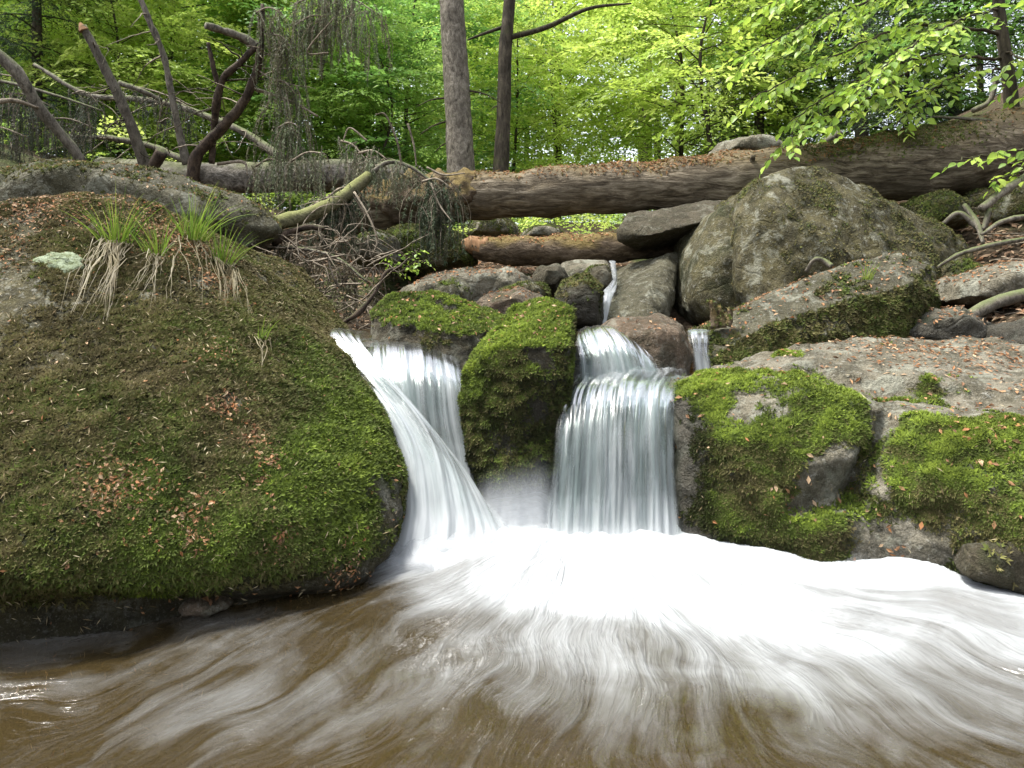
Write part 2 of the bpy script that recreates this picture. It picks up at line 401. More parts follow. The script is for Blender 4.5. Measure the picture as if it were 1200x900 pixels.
def rock(name, label, hulls, mat, voxel=0.02, smooth=6, amp=0.03, sc=2.5, fine=0.006, ridge=0.0,
         moss=None, tint=None, wet=None, moss_size=0.010, moss_density=0, litter=0, litter_size=0.018, litter_w=None, seed=0, group=None, cat='boulder', lpal=None, moss_k=5, straw=0):
    me = hull_union(hulls, voxel, smooth)
    V, Nn, T = mesh_arrays(me)
    d = fbm(V, sc, 4, off=seed * 3.7) * amp + fbm(V, sc * 6, 4, off=seed * 1.9) * fine
    if ridge: d -= np.maximum(0, fbm(V, sc * 0.8, 3, off=seed + 40, ridge=True) - 0.45) * ridge
    V = V + Nn * d[:, None]
    if moss and moss_density:
        mo0 = np.clip(moss(V, Nn, fbm(V, 5.0, 4, off=seed + 9)), 0, 1); V = V + Nn * (sstep(.4, .7, mo0) * (0.006 + 0.016 * fbm(V, 11, 3, off=seed) + 0.010 * fbm(V, 26, 2, off=seed + 3)))[:, None]
    me.vertices.foreach_set('co', V.astype(np.float32).ravel()); me.update()
    V, Nn, T = mesh_arrays(me)
    nz = fbm(V, 5.0, 4, off=seed + 9)
    mo = np.clip(moss(V, Nn, nz) + 0.35 * fbm(V, 17, 3, off=seed + 2), 0, 1) if moss else np.zeros(len(V))
    ti = np.clip(tint(V, Nn, nz), 0, 1.15) if tint else np.full(len(V), 0.5)
    we = np.clip(wet(V, Nn, nz), 0, 1) if wet else np.zeros(len(V))
    org = np.array([V[:, 0].mean(), V[:, 1].mean(), V[:, 2].min()])
    me.vertices.foreach_set('co', (V - org).astype(np.float32).ravel())
    me.polygons.foreach_set('use_smooth', np.ones(len(me.polygons), dtype=bool))
    set_attrs(me, {'moss': mo, 'tint': ti, 'wet': we}); me.materials.clear(); me.materials.append(mat); me.name = name; me.update()
    if moss_density or litter:
        root = empty(name, tuple(org)); o = bpy.data.objects.new('stone', me); link(o, root)
    else:
        root = o = bpy.data.objects.new(name, me); o.location = tuple(org); link(o)
    tag(root, label, cat, group)
    if moss_density:
        wgt = sstep(0.35, 0.85, mo + 0.25 * fbm(V, 30, 2, off=seed + 6))
        p, n, vi = scatter(V, Nn, T, wgt, moss_density, seed + 1)
        A, Fm, c4 = moss_mesh(p - org, n, ti[vi] + fbm(p, 9, 3, off=seed) * 0.28, moss_size, moss_k, seed + 2, 0.0, we[vi])
        tag(obj_np('moss', A, Fm, MOSS, root, attrs={'col': c4}), kind='stuff')
    if litter:
        wl = litter_w(V, Nn, nz) if litter_w else sstep(0.4, 0.9, Nn[:, 2])
        p, n, vi = scatter(V, Nn, T, np.clip(wl, 0, None), litter, seed + 3)
        if len(p):
            A, Fm, c4 = litter_mesh(p - org, n, litter_size, seed + 4, lpal)
            tag(obj_np('leaf_litter', A, Fm, LITTER, root, attrs={'col': c4}), kind='stuff')
    if straw:
        p, n, vi = scatter(V, Nn, T, 0.35 + sstep(.0, .5, nz) + sstep(.5, .1, ti), straw, seed + 7)
        A, Fm, c4 = litter_mesh(p - org + n * .004, n, .017, seed + 8, [(.34, .28, .17), (.28, .22, .13), (.40, .34, .22), (.2, .15, .08)], .14, .1)
        tag(obj_np('dry_needles', A, Fm, LITTER, root, attrs={'col': c4}), kind='stuff')
    ROCKS[name + str(len(ROCKS))] = (V, Nn, T)
    return root

def pts(lst): return [P(*q) for q in lst]
def blob(outline, Y, front=0.2, back=0.5, shrink=0.6, dz=None):
    """outline in photo pixels at distance Y; bulges towards the viewer and has a real back"""
    o = np.array([P(q[0], q[1], q[2] if len(q) > 2 else Y) for q in outline]); c = o.mean(0)
    f = c + (o - c) * shrink; f[:, 1] -= front
    b = c + (o - c) * 0.75; b[:, 1] += back
    return list(o) + list(f) + list(b)
def low(plist, z):   # the same points pushed down to height z
    return [np.array((p[0], p[1], z)) for p in plist]

UP = lambda a, b: (lambda V, Nn, nz: sstep(a, b, Nn[:, 2] + nz * 0.35))

# --- great mossy boulder on the left
h = pts([(-150, 330, 2.5), (-60, 262, 2.6), (0, 246, 2.6), (60, 232, 2.7), (140, 228, 2.8), (190, 245, 2.8), (235, 282, 2.75), (285, 340, 2.65), (352, 396, 2.5),
         (415, 462, 2.4), (452, 508, 2.3), (472, 560, 2.2), (470, 602, 2.12), (452, 655, 2.02), (420, 684, 1.96),
         (0, 430, 2.02), (120, 420, 2.12), (240, 460, 2.08), (330, 520, 2.02), (400, 560, 2.02), (-150, 480, 1.9),
         (-200, 690, 1.5), (0, 672, 1.56), (100, 688, 1.62), (190, 690, 1.70), (300, 690, 1.84), (250, 640, 1.74), (60, 600, 1.66), (150, 600, 1.72), (380, 640, 1.92)])
h2 = list(h) + [np.array(v) for v in ((-2.4, 2.3, 0.9), (-2.3, 3.2, 0.9), (-1.0, 3.4, 0.9), (-1.6, 3.5, 1.05), (-0.55, 3.0, 0.45), (-0.42, 2.6, 0.0), (-2.4, 1.7, 0.1), (-2.4, 1.7, -0.05))]
base = [np.array(v) for v in ((-2.3, 1.5, -0.3), (-1.17, 1.64, -0.3), (-0.85, 1.80, -0.3), (-0.5, 1.92, -0.3), (-0.36, 2.02, -0.3), (-0.4, 2.7, -0.3), (-2.3, 3.2, -0.3), (-1.17, 1.66, 0.1), (-0.8, 1.85, 0.1), (-0.45, 2.0, 0.1), (-2.3, 3.0, .5), (-.6, 2.9, .3), (-2.3, 1.7, .1))]
cG = P(420, 480, 2.3); cL = P(110, 640, 1.65); cT = P(140, 240, 2.75)
def lb_moss(V, Nn, nz):
    g = 0.60 + nz * 0.5 + 0.35 * patchf(V, [(cG, 0.5, 1), (cL, 0.45, 1)]) - 0.5 * patchf(V, [(P(10, 345, 2.25), 0.10, 1), (P(470, 590, 2.1), 0.12, 0.9), (P(330, 560, 1.98), .05, .8), (P(270, 470, 2.05), 0.05, 1)])
    return g * sstep(-0.02, 0.10, V[:, 2] - 0.02)
def lb_tint(V, Nn, nz):
    return 0.14 + nz * 0.36 + 0.25 * fbm(V, 2.1, 2, off=31) + 0.62 * patchf(V, [(P(425, 470, 2.3), 0.30, 1), (P(440, 560, 2.1), 0.22, 0.55), (P(100, 640, 1.64), 0.30, 0.62), (P(290, 630, 1.8), 0.22, 0.5), (P(360, 580, 1.98), 0.2, .35)])
def lb_litter(V, Nn, nz):
    seam = [(P(x, y, Yq), 0.03, 4.0) for x, y, Yq in ((262, 470, 2.05), (285, 490, 2.0), (300, 515, 2.0), (312, 545, 1.97), (300, 570, 1.93), (318, 590, 1.92), (320, 620, 1.86), (318, 640, 1.84))]
    seam += [(P(x, y, Yq), 0.05, 1.3) for x, y, Yq in ((115, 565, 1.75), (140, 545, 1.78), (165, 560, 1.78), (130, 590, 1.73), (225, 590, 1.78), (225, 620, 1.74), (405, 660, 1.95), (250, 410, 2.2))]
    top = [(P(60, 240, 2.68), 0.16, 1.6), (P(190, 262, 2.7), 0.13, 2.2), (P(225, 285, 2.68), 0.10, 2.0), (P(255, 330, 2.6), 0.08, 1.2), (P(0, 290, 2.4), 0.1, .6)]
    return 0.02 + patchf(V, seam + top)
rock('boulder', 'huge moss-covered boulder with grass tufts on it beside the brown pool', [h2, base], ROCK_OLIVE, voxel=0.016, smooth=6, amp=0.045, sc=2.2, fine=0.010,
     moss=lb_moss, tint=lb_tint, wet=lambda V, Nn, nz: sstep(0.12, 0.0, V[:, 2]) + patchf(V, [(P(475, 590, 2.1), 0.10, 1)]), moss_size=0.0099, moss_density=46000, moss_k=4, straw=700, litter=8500, litter_size=0.0125, litter_w=lb_litter, seed=1)

# --- grey boulder behind it
rock('boulder', 'grey-brown weathered boulder behind the huge mossy one, under dead branches',
     [blob([(-60, 250), (0, 200), (60, 186), (110, 184), (170, 200), (230, 215), (290, 232), (330, 270), (250, 330), (0, 330)], 3.5, 0.25, 0.6)], ROCK,
     voxel=0.022, amp=0.06, sc=2.4, fine=0.015, moss=lambda V, Nn, nz: 0.25 + nz * 0.6 + 0.3 * Nn[:, 2], tint=lambda V, Nn, nz: 0.3 + nz * .3, moss_size=0.012, moss_density=9000, litter=500, seed=2)

# --- centre: upright mossy stone that splits the fall
h = pts([(543, 440, 2.52), (538, 470, 2.5), (550, 540, 2.47), (575, 585, 2.45), (602, 592, 2.43), (642, 540, 2.42), (666, 470, 2.46), (673, 405, 2.55), (669, 362, 2.68), (640, 352, 2.8),
         (605, 358, 2.8), (580, 390, 2.6), (556, 418, 2.56), (590, 404, 2.44), (628, 408, 2.40), (662, 408, 2.44), (600, 480, 2.40), (640, 460, 2.40)])
h += [np.array(v) for v in ((-0.13, 3.0, 0.5), (0.2, 3.0, 0.62), (-.1, 2.8, -.2), (0.15, 2.8, -.2), (-0.02, 2.42, -0.2), (0.08, 2.42, -0.2))]
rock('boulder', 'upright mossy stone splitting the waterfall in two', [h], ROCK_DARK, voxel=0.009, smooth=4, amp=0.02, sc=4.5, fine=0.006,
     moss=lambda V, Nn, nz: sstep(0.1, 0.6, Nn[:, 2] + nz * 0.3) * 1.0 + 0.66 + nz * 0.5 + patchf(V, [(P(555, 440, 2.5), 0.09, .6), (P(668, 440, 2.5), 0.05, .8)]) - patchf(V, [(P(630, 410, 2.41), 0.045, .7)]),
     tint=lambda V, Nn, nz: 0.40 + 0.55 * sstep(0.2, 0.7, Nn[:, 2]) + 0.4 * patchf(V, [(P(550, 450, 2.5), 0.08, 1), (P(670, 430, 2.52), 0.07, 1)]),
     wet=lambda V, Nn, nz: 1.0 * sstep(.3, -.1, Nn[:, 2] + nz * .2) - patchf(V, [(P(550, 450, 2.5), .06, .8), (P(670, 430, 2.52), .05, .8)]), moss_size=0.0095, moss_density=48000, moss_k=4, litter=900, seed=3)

# --- dark mossy boulder at the left lip
h = pts([(428, 412, 2.92), (430, 372, 3.0), (455, 345, 3.08), (510, 343, 3.1), (560, 366, 3.05), (592, 384, 2.98), (578, 404, 2.86), (548, 436, 2.76), (500, 434, 2.76), (465, 420, 2.8), (447, 428, 2.82), (500, 385, 2.8), (550, 395, 2.8), (460, 380, 2.84)])
h += [np.array(v) for v in ((-0.6, 3.4, .7), (0.0, 3.4, .65), (-.6, 3.3, .3), (0, 3.2, .3), (-.5, 2.85, .35), (-.2, 2.78, .35))]
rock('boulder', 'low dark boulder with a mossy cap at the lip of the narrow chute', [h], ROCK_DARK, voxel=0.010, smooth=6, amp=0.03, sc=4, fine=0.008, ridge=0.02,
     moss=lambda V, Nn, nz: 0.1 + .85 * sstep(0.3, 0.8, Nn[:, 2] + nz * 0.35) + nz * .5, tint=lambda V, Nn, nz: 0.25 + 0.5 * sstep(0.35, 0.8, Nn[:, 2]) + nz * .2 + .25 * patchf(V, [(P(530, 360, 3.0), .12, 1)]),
     wet=lambda V, Nn, nz: 0.8 * sstep(.35, 0.0, Nn[:, 2] + nz * .2), moss_size=0.0095, moss_density=36000, moss_k=4, litter=700, seed=4)  # wet mask follows slope: the sides come out darker than the cap

# --- grey and rust rock between the two upper steps
h = pts([(688, 404, 2.92), (718, 374, 3.0), (772, 367, 3.02), (802, 380, 2.95), (812, 420, 2.86), (808, 448, 2.8), (772, 446, 2.74), (735, 405, 2.8), (770, 388, 2.76), (795, 392, 2.82), (700, 395, 2.85)])
h += [np.array(v) for v in ((0.35, 3.3, .6), (0.75, 3.3, .62), (.4, 3.1, .3), (.72, 3.1, .3), (.6, 2.75, .35), (.35, 2.9, .4))]
rock('boulder', 'speckled grey rock with a rusty brown side between two water steps', [h], ROCK_BROWN, voxel=0.010, smooth=5, amp=0.02, sc=5, fine=0.008, seed=5,
     moss=lambda V, Nn, nz: nz * .5 + .05, wet=lambda V, Nn, nz: 0.6 * sstep(0.62, 0.5, V[:, 2]), litter=300)

# --- broad mossy ledge on the right
A_ = pts([(790, 478, 2.44), (797, 560, 2.34), (800, 650, 2.27), (845, 655, 2.18), (930, 655, 2.12), (800, 452, 2.52), (845, 440, 2.52), (890, 452, 2.36), (915, 600, 2.12), (860, 520, 2.24), (905, 520, 2.2)])
A_ += [np.array(v) for v in ((.55, 2.9, .45), (1.0, 2.9, .5), (.55, 2.9, -.2), (1.0, 2.9, -.2), (.54, 2.3, -.2), (.8, 2.14, -.2))]
B_ = pts([(855, 436, 2.6), (880, 440, 2.42), (940, 458, 2.3), (1000, 470, 2.24), (1035, 480, 2.24), (1000, 540, 2.15), (950, 545, 2.14), (910, 520, 2.18), (920, 585, 2.16), (960, 630, 2.2)])
B_ += [np.array(v) for v in ((.8, 2.9, .5), (1.3, 2.9, .5), (.8, 2.8, -.2), (1.3, 2.8, -.2))]
C_ = pts([(1048, 500, 2.2), (1080, 492, 2.12), (1130, 495, 2.06), (1200, 505, 2.0), (1025, 570, 2.12), (1000, 655, 2.14), (1060, 660, 2.04), (1130, 650, 1.95), (1200, 672, 1.86), (1320, 510, 1.95), (1320, 720, 1.7), (1090, 560, 2.0), (1180, 580, 1.9)])
C_ += [np.array(v) for v in ((1.1, 2.8, .45), (2.3, 2.6, .5), (1.1, 2.7, -.2), (2.3, 2.5, -.25), (1.05, 2.1, -.2), (1.5, 1.75, -.25))]
E_ = pts([(905, 655, 2.13), (950, 620, 2.1), (1010, 600, 2.1), (1030, 640, 2.08), (960, 660, 2.07), (1040, 665, 2.05), (900, 620, 2.14)]) + [np.array(v) for v in ((.8, 2.6, .2), (1.3, 2.6, .2), (.75, 2.12, -.2), (1.1, 2.05, -.2))]
D_ = pts([(845, 428, 2.85), (900, 408, 2.95), (960, 400, 3.05), (1060, 393, 3.15), (1200, 396, 3.15), (1330, 396, 3.1), (1010, 462, 2.5), (1200, 466, 2.35), (880, 432, 2.65), (1330, 480, 2.2), (940, 425, 2.6)])
D_ += [np.array(v) for v in ((.75, 3.2, .1), (2.7, 3.4, .2), (.8, 2.6, .1), (2.2, 2.3, .1))]
G_ = pts([(905, 412, 2.9), (935, 400, 2.95), (1010, 398, 2.95), (1035, 418, 2.8), (1020, 428, 2.78), (930, 430, 2.8)]) + [np.array(v) for v in ((1.0, 3.1, .4), (1.5, 3.2, .4), (1.0, 2.75, .4), (1.4, 2.75, .4))]
led = [(P(845, 442, 2.5), .11, 1), (P(800, 452, 2.5), .09, .8), (P(940, 460, 2.3), .13, 1), (P(1000, 470, 2.25), .09, .8), (P(1085, 500, 2.1), .13, 1), (P(1140, 510, 2.05), .1, .6), (P(870, 570, 2.2), .16, .85), (P(930, 520, 2.2), .12, .8),
       (P(960, 630, 2.1), .16, .9), (P(1040, 470, 2.4), .06, .9), (P(1080, 465, 2.4), .1, .8), (P(1190, 490, 2.05), .1, .9), (P(1100, 600, 2.0), .15, .5), (P(1180, 600, 1.9), .2, .45), (P(920, 412, 2.85), .08, .9), (P(1050, 410, 3.0), .1, .7), (P(830, 500, 2.4), .1, .5)]
bare = [(P(1030, 490, 2.26), .07, .9), (P(985, 545, 2.18), .05, .7), (P(955, 570, 2.16), .07, .8), (P(925, 600, 2.15), .06, .7), (P(1170, 440, 2.7), .25, .6), (P(930, 425, 2.7), .1, .3), (P(1020, 440, 2.6), .15, .5), (P(800, 560, 2.33), .08, .4), (P(1140, 545, 1.98), .06, .6), (P(1050, 620, 2.05), .06, .6)]
def led_moss(V, Nn, nz):
    return 0.20 + nz * 0.9 + 0.7 * patchf(V, led) - 0.9 * patchf(V, bare) - 0.25 * sstep(2.5, 2.8, V[:, 1])
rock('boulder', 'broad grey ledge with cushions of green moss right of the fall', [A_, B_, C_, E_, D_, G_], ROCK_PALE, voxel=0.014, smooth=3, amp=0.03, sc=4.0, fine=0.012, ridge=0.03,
     moss=led_moss, tint=lambda V, Nn, nz: 0.36 + 0.5 * sstep(0.25, 0.85, Nn[:, 2]) + nz * .3 + 0.15 * patchf(V, led[:6]), wet=lambda V, Nn, nz: .8 * sstep(0.14, 0.03, V[:, 2]) + 1.0 * patchf(V, [(P(798, 520, 2.38), 0.10, 1.0), (P(800, 600, 2.30), 0.10, 1.0)]) + .5 * sstep(.25, -.2, Nn[:, 2]) + sstep(.68, .56, V[:, 0]) * sstep(.47, .40, V[:, 2]),  # steep faces have shade put into the colour: lower tint, extra wet darkening
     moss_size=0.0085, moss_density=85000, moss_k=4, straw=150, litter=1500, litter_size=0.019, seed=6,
     litter_w=lambda V, Nn, nz: 0.04 + sstep(.3, .8, Nn[:, 2]) * (0.12 + 1.4 * patchf(V, [(P(1120, 430, 2.8), .3, 1), (P(1180, 500, 2.05), .12, .6), (P(1010, 410, 3), .2, .6)])) + patchf(V, [(P(925, 590, 2.15), .05, 1.), (P(1020, 590, 2.1), .05, .6), (P(1150, 560, 1.98), .08, .5), (P(1050, 640, 2.03), .06, .4)]))

# --- long slanting rock and the big boulder behind it
h = pts([(832, 425, 2.95), (838, 385, 3.08), (860, 366, 3.15), (905, 345, 3.25), (990, 308, 3.4), (1055, 293, 3.55), (1085, 310, 3.5), (1100, 350, 3.4), (1060, 380, 3.2), (990, 405, 3.08), (900, 420, 2.98), (1000, 350, 3.16), (1060, 335, 3.25), (905, 375, 3.04)])
h += [np.array(v) for v in ((.9, 3.7, .6), (1.7, 4.0, .8), (2.1, 3.8, .7), (.9, 3.4, .3), (2, 3.5, .3), (.85, 3.0, .35), (1.6, 3.2, .4))]
rock('boulder', 'long slanting rock with a dark mossy flank and pale top edge', [h], ROCK, voxel=0.012, smooth=5, amp=0.03, sc=3.2, fine=0.010, ridge=0.02,
     moss=lambda V, Nn, nz: 0.85 + nz * .6 - 0.75 * sstep(.55, .9, Nn[:, 2]) - .2 * sstep(1.5, 1.8, V[:, 0]), tint=lambda V, Nn, nz: 0.38 + nz * .3, wet=lambda V, Nn, nz: .55 * sstep(.5, .1, Nn[:, 2]),  # mask here darkens and smooths the steeper faces
     moss_size=0.011, moss_density=24000, litter=900, litter_size=.018, seed=7)
h = pts([(862, 252, 4.0), (880, 216, 4.05), (928, 190, 4.15), (970, 195, 4.15), (1030, 228, 4.25), (1095, 258, 4.35), (1145, 292, 4.3), (1125, 335, 4.0), (1060, 360, 3.75), (895, 372, 3.75), (866, 300, 3.85), (900, 240, 3.8), (960, 290, 3.68), (1040, 300, 3.8)])
h += [np.array(v) for v in ((1.3, 5.0, 1.3), (2.4, 5.2, 1.1), (2.8, 4.7, .8), (1.2, 4.6, .4), (2.6, 4.4, .5), (1.3, 3.8, .4))]
rock('boulder', 'big rounded olive-grey boulder wedged under the fallen log', [h], ROCK_OLIVE, voxel=0.016, smooth=6, amp=0.05, sc=2.4, fine=0.014, ridge=0.05, seed=8,
     moss=lambda V, Nn, nz: 0.4 + nz * .8, tint=lambda V, Nn, nz: 0.2 + nz * .25, moss_size=.010, moss_density=16000, moss_k=3)
h = pts([(810, 322, 4.1), (822, 288, 4.15), (848, 242, 4.25), (880, 232, 4.3), (892, 300, 4.0), (885, 372, 3.95), (835, 372, 4.0), (812, 345, 4.05), (850, 300, 3.95)])
h += [np.array(v) for v in ((1.1, 4.9, 1.2), (1.4, 4.9, 1.2), (1.0, 4.8, .5), (1.4, 4.8, .5))]
rock('boulder', 'smooth olive boulder at the mouth of the dark hollow', [h], ROCK_OLIVE, voxel=0.016, smooth=8, amp=0.03, sc=3, fine=0.008, seed=9, moss=lambda V, Nn, nz: 0.35 + nz * .6, tint=lambda V, Nn, nz: 0.25 + nz * .2)
rock('boulder', 'dark slab lying across the hollow just below the fallen log',
     [pts([(722, 272, 4.6), (736, 250, 4.7), (800, 238, 4.75), (862, 234, 4.8), (868, 250, 4.65), (850, 252, 4.5), (800, 266, 4.45), (762, 276, 4.45), (726, 282, 4.6), (745, 293, 4.8), (800, 286, 4.9), (865, 280, 5.0)]) + pts([(740, 262, 5.4), (860, 250, 5.5), (860, 270, 5.4), (760, 276, 5.3)])],
     ROCK_DARK, voxel=0.016, smooth=4, amp=0.03, sc=3.5, fine=0.01, seed=10, moss=lambda V, Nn, nz: 0.2 + nz * .4, cat='rock slab')
rock('boulder', 'sloping wet grey rock beside the narrow upper trickle',
     [pts([(698, 388, 3.72), (704, 372, 3.8), (724, 348, 4.0), (748, 326, 4.25), (785, 294, 4.6), (800, 294, 4.7), (785, 372, 4.0), (770, 376, 3.75), (745, 388, 3.62), (760, 345, 3.9)]) + [np.array(v) for v in ((.6, 5, .9), (.95, 5, 1.0), (.5, 4.4, .4), (.9, 4.4, .4))]],
     ROCK, voxel=0.014, smooth=5, amp=0.04, sc=3.5, fine=0.012, seed=11, moss=lambda V, Nn, nz: 0.2 + nz * .5, tint=lambda V, Nn, nz: 0.25 + nz * .2, wet=lambda V, Nn, nz: sstep(.5, .3, V[:, 0]))
rock('boulder', 'dark rounded stone left of the narrow upper trickle',
     [blob([(652, 388), (650, 350), (662, 330), (690, 322), (706, 340), (708, 392)], 3.7, .15, .4)], ROCK_DARK, voxel=0.013, smooth=6, amp=0.02, sc=4, seed=12,
     moss=lambda V, Nn, nz: 0.3 + sstep(.2, .7, Nn[:, 2]) * .5 + nz * .5, tint=lambda V, Nn, nz: 0.35 + nz * .3, wet=lambda V, Nn, nz: sstep(.85, .7, V[:, 2]) + 0 * nz, moss_size=.012, moss_density=12000)

# --- smaller rocks in the stream bed behind the lip
MID = [
 ('flat buff rock with rusty litter on top, in the stream bed under the log', [(455, 352), (480, 330), (530, 316), (600, 311), (622, 322), (628, 345), (560, 372), (480, 372)], 4.2, ROCK_PALE, .2),
 ('small rounded grey stone leaning on the flat buff rock', [(503, 352), (512, 332), (535, 326), (552, 340), (550, 358), (520, 362)], 3.85, ROCK, .35),
 ('angular split stone with a rusty top face in mid-stream', [(545, 368), (575, 345), (610, 334), (640, 350), (642, 372), (600, 380), (560, 380)], 3.6, ROCK_BROWN, .3),
 ('thin green-edged stone behind the angular split stone', [(580, 342), (610, 330), (640, 332), (645, 350), (600, 356)], 3.9, ROCK_OLIVE, .6),
 ('dark wedge of rock below the short broken log', [(625, 335), (632, 312), (655, 310), (668, 325), (655, 345)], 4.3, ROCK_DARK, .3),
 ('pale slab under the short broken log near the trickle', [(645, 340), (660, 308), (710, 303), (722, 318), (700, 345)], 4.6, ROCK_PALE, .2),
 ('small wet stone at the top of the narrow upper trickle', [(683, 328), (690, 313), (710, 308), (720, 322), (718, 342), (695, 345)], 4.25, ROCK_DARK, .4),
 ('low tan stone behind the low dark mossy boulder', [(530, 385), (545, 360), (565, 358), (590, 375), (585, 390)], 3.4, ROCK_BROWN, .2),
 ('pale mossy block far under the fallen log', [(540, 278), (555, 258), (592, 254), (608, 268), (606, 282)], 6.8, ROCK_PALE, .6),
 ('low rounded pale stone far under the fallen log', [(606, 280), (620, 266), (645, 263), (665, 274), (668, 284)], 7.2, ROCK_PALE, .5),
 ('grey lichened rock behind the tangled dead twigs', [(412, 310), (416, 280), (440, 268), (462, 276), (470, 312)], 4.6, ROCK, .35),
 ('mossy hummock of rock behind the hanging spruce twigs', [(440, 300), (455, 268), (505, 262), (545, 275), (560, 310), (500, 325)], 5.0, ROCK_OLIVE, .8),
 ('pale rock on the slope behind the fallen log', [(830, 185), (845, 165), (880, 158), (915, 166), (935, 185)], 6.4, ROCK_PALE, .1),
 ('small mossy pointed rock in the shade under the log', [(1072, 268), (1084, 238), (1106, 222), (1128, 240), (1136, 268)], 4.7, ROCK_OLIVE, .6),
 ('mossy rock at the foot of the slender leaning trunk', [(1168, 262), (1176, 225), (1205, 205), (1240, 220), (1240, 270)], 4.6, ROCK_OLIVE, .6),
 ('pale grey stone with a mossy side on the right bank', [(1036, 400), (1045, 378), (1090, 362), (1130, 356), (1158, 372), (1168, 400), (1100, 418)], 3.3, ROCK_PALE, .25),
 ('buff rock among roots on the right bank', [(1105, 355), (1120, 330), (1165, 312), (1215, 300), (1240, 330), (1220, 352), (1150, 362)], 3.7, ROCK_PALE, .15),
 ('grey stone at the end of the bare root on the right bank', [(1165, 405), (1185, 385), (1215, 375), (1260, 385), (1260, 410), (1200, 415)], 3.05, ROCK_PALE, .15),
 ('small olive stone between the big boulder and the buff rock', [(1095, 335), (1105, 312), (1130, 304), (1150, 318), (1140, 340)], 4.0, ROCK_OLIVE, .4),
 ('flat wet stone at the foot of the huge mossy boulder', [(205, 722), (215, 700), (240, 695), (262, 700), (275, 716), (240, 728)], 1.80, ROCK_BROWN, .2),
 ('dark mossy stone in the foam at the end of the ledge', [(1128, 680), (1135, 645), (1165, 632), (1230, 628), (1300, 650), (1300, 720), (1200, 700)], 1.86, ROCK_DARK, .6),
]
for k, (lab, ol, Yq, mt, ms) in enumerate(MID):
    near = Yq < 4.4
    rock('stone', lab, [blob(ol, Yq, 0.035 * Yq if Yq > 2 else .04, 0.12 * Yq)], mt, voxel=0.015 if near else 0.026, smooth=4, amp=0.012 * min(Yq, 4), sc=5 if near else 3.5, fine=0.007, ridge=.02, seed=20 + k,
         moss=(lambda ms: lambda V, Nn, nz: ms * .9 + nz * .6 + .2 * Nn[:, 2] - .1)(ms), tint=lambda V, Nn, nz: 0.4 + nz * .35, moss_size=0.012, moss_density=14000 if ms > .3 else 0,
         litter=1500 if k in (0, 2, 15, 16, 19) else 0, litter_size=0.02, cat='stone',
         wet=(lambda y: (lambda V, Nn, nz: sstep(.78, .62, V[:, 2])) if 2.5 < y < 4.3 else None)(Yq))

# combined ray target, to set small things down on the stones
_ov = []; _ot = []; _n = 0
for V, Nn, T in ROCKS.values(): _ov.append(V); _ot.append(T + _n); _n += len(V)
BVH = BVHTree.FromPolygons(np.vstack(_ov).tolist(), np.vstack(_ot).tolist())
def hit(px, py):
    d = Vector(((px - CXP) / FPX, 1, (HYP - py) / FPX)).normalized()
    loc, nrm, idx, dist = BVH.ray_cast(Vector((0, 0, CAMZ)), d)
    return (np.array(loc), np.array(nrm)) if loc is not None else (None, None)

# ------------------------------------------------------------------ water
def mat_pool():
    m = M('pool_water'); fl = m.attr('flow', 'Vector'); p = m.coord(); foam = m.attr('foam')
    s1 = m.noise(m.scaled(fl, (3.2, 15, 1)), 1.0, 4, 0.52, 0.7)
    s2 = m.noise(m.scaled(fl, (8, 60, 1)), 1.0, 4, 0.6, 0.8)
    s3 = m.noise(p, 4.5, 4, 0.6, 1.2)
    st = m.math('ADD', m.math('MULTIPLY', s1, 0.46), m.math('ADD', m.math('MULTIPLY', s2, 0.18), m.math('MULTIPLY', s3, 0.36)))
    k = m.math('ADD', foam, m.math('MULTIPLY', m.math('SUBTRACT', st, 0.5), 1.35))
    f = m.ramp(k, [(0.24, (0,) * 3), (0.5, (0.18,) * 3), (0.78, (0.52,) * 3), (1.0, (1,) * 3)])
    nrm = m.bump(m.math('ADD', s1, m.math('MULTIPLY', s2, 0.5)), 0.5, 0.03)
    tr = m.n('BsdfTransparent', Color=(0.50, 0.36, 0.18, 1)).outputs[0]
    murk = m.n('BsdfDiffuse', Color=(0.068, 0.049, 0.020, 1), Normal=nrm).outputs[0]
    body = m.n('MixShader', i0=0.45, i1=tr, i2=murk).outputs[0]
    gl = m.n('BsdfGlossy', Color=(1, 1, 1, 1), Roughness=0.10, Normal=nrm).outputs[0]
    fr = m.n('Fresnel', IOR=1.33, Normal=nrm).outputs[0]
    wat = m.n('MixShader', i0=fr, i1=body, i2=gl).outputs[0]
    fn = m.bump(m.math('ADD', s1, m.math('MULTIPLY', s2, 0.4)), 0.6, 0.05)
    fo = m.n('BsdfDiffuse', Color=(0.385, 0.405, 0.41, 1), Normal=fn).outputs[0]
    return m.shader(m.n('MixShader', i0=f, i1=wat, i2=fo).outputs[0])
POOL = mat_pool()

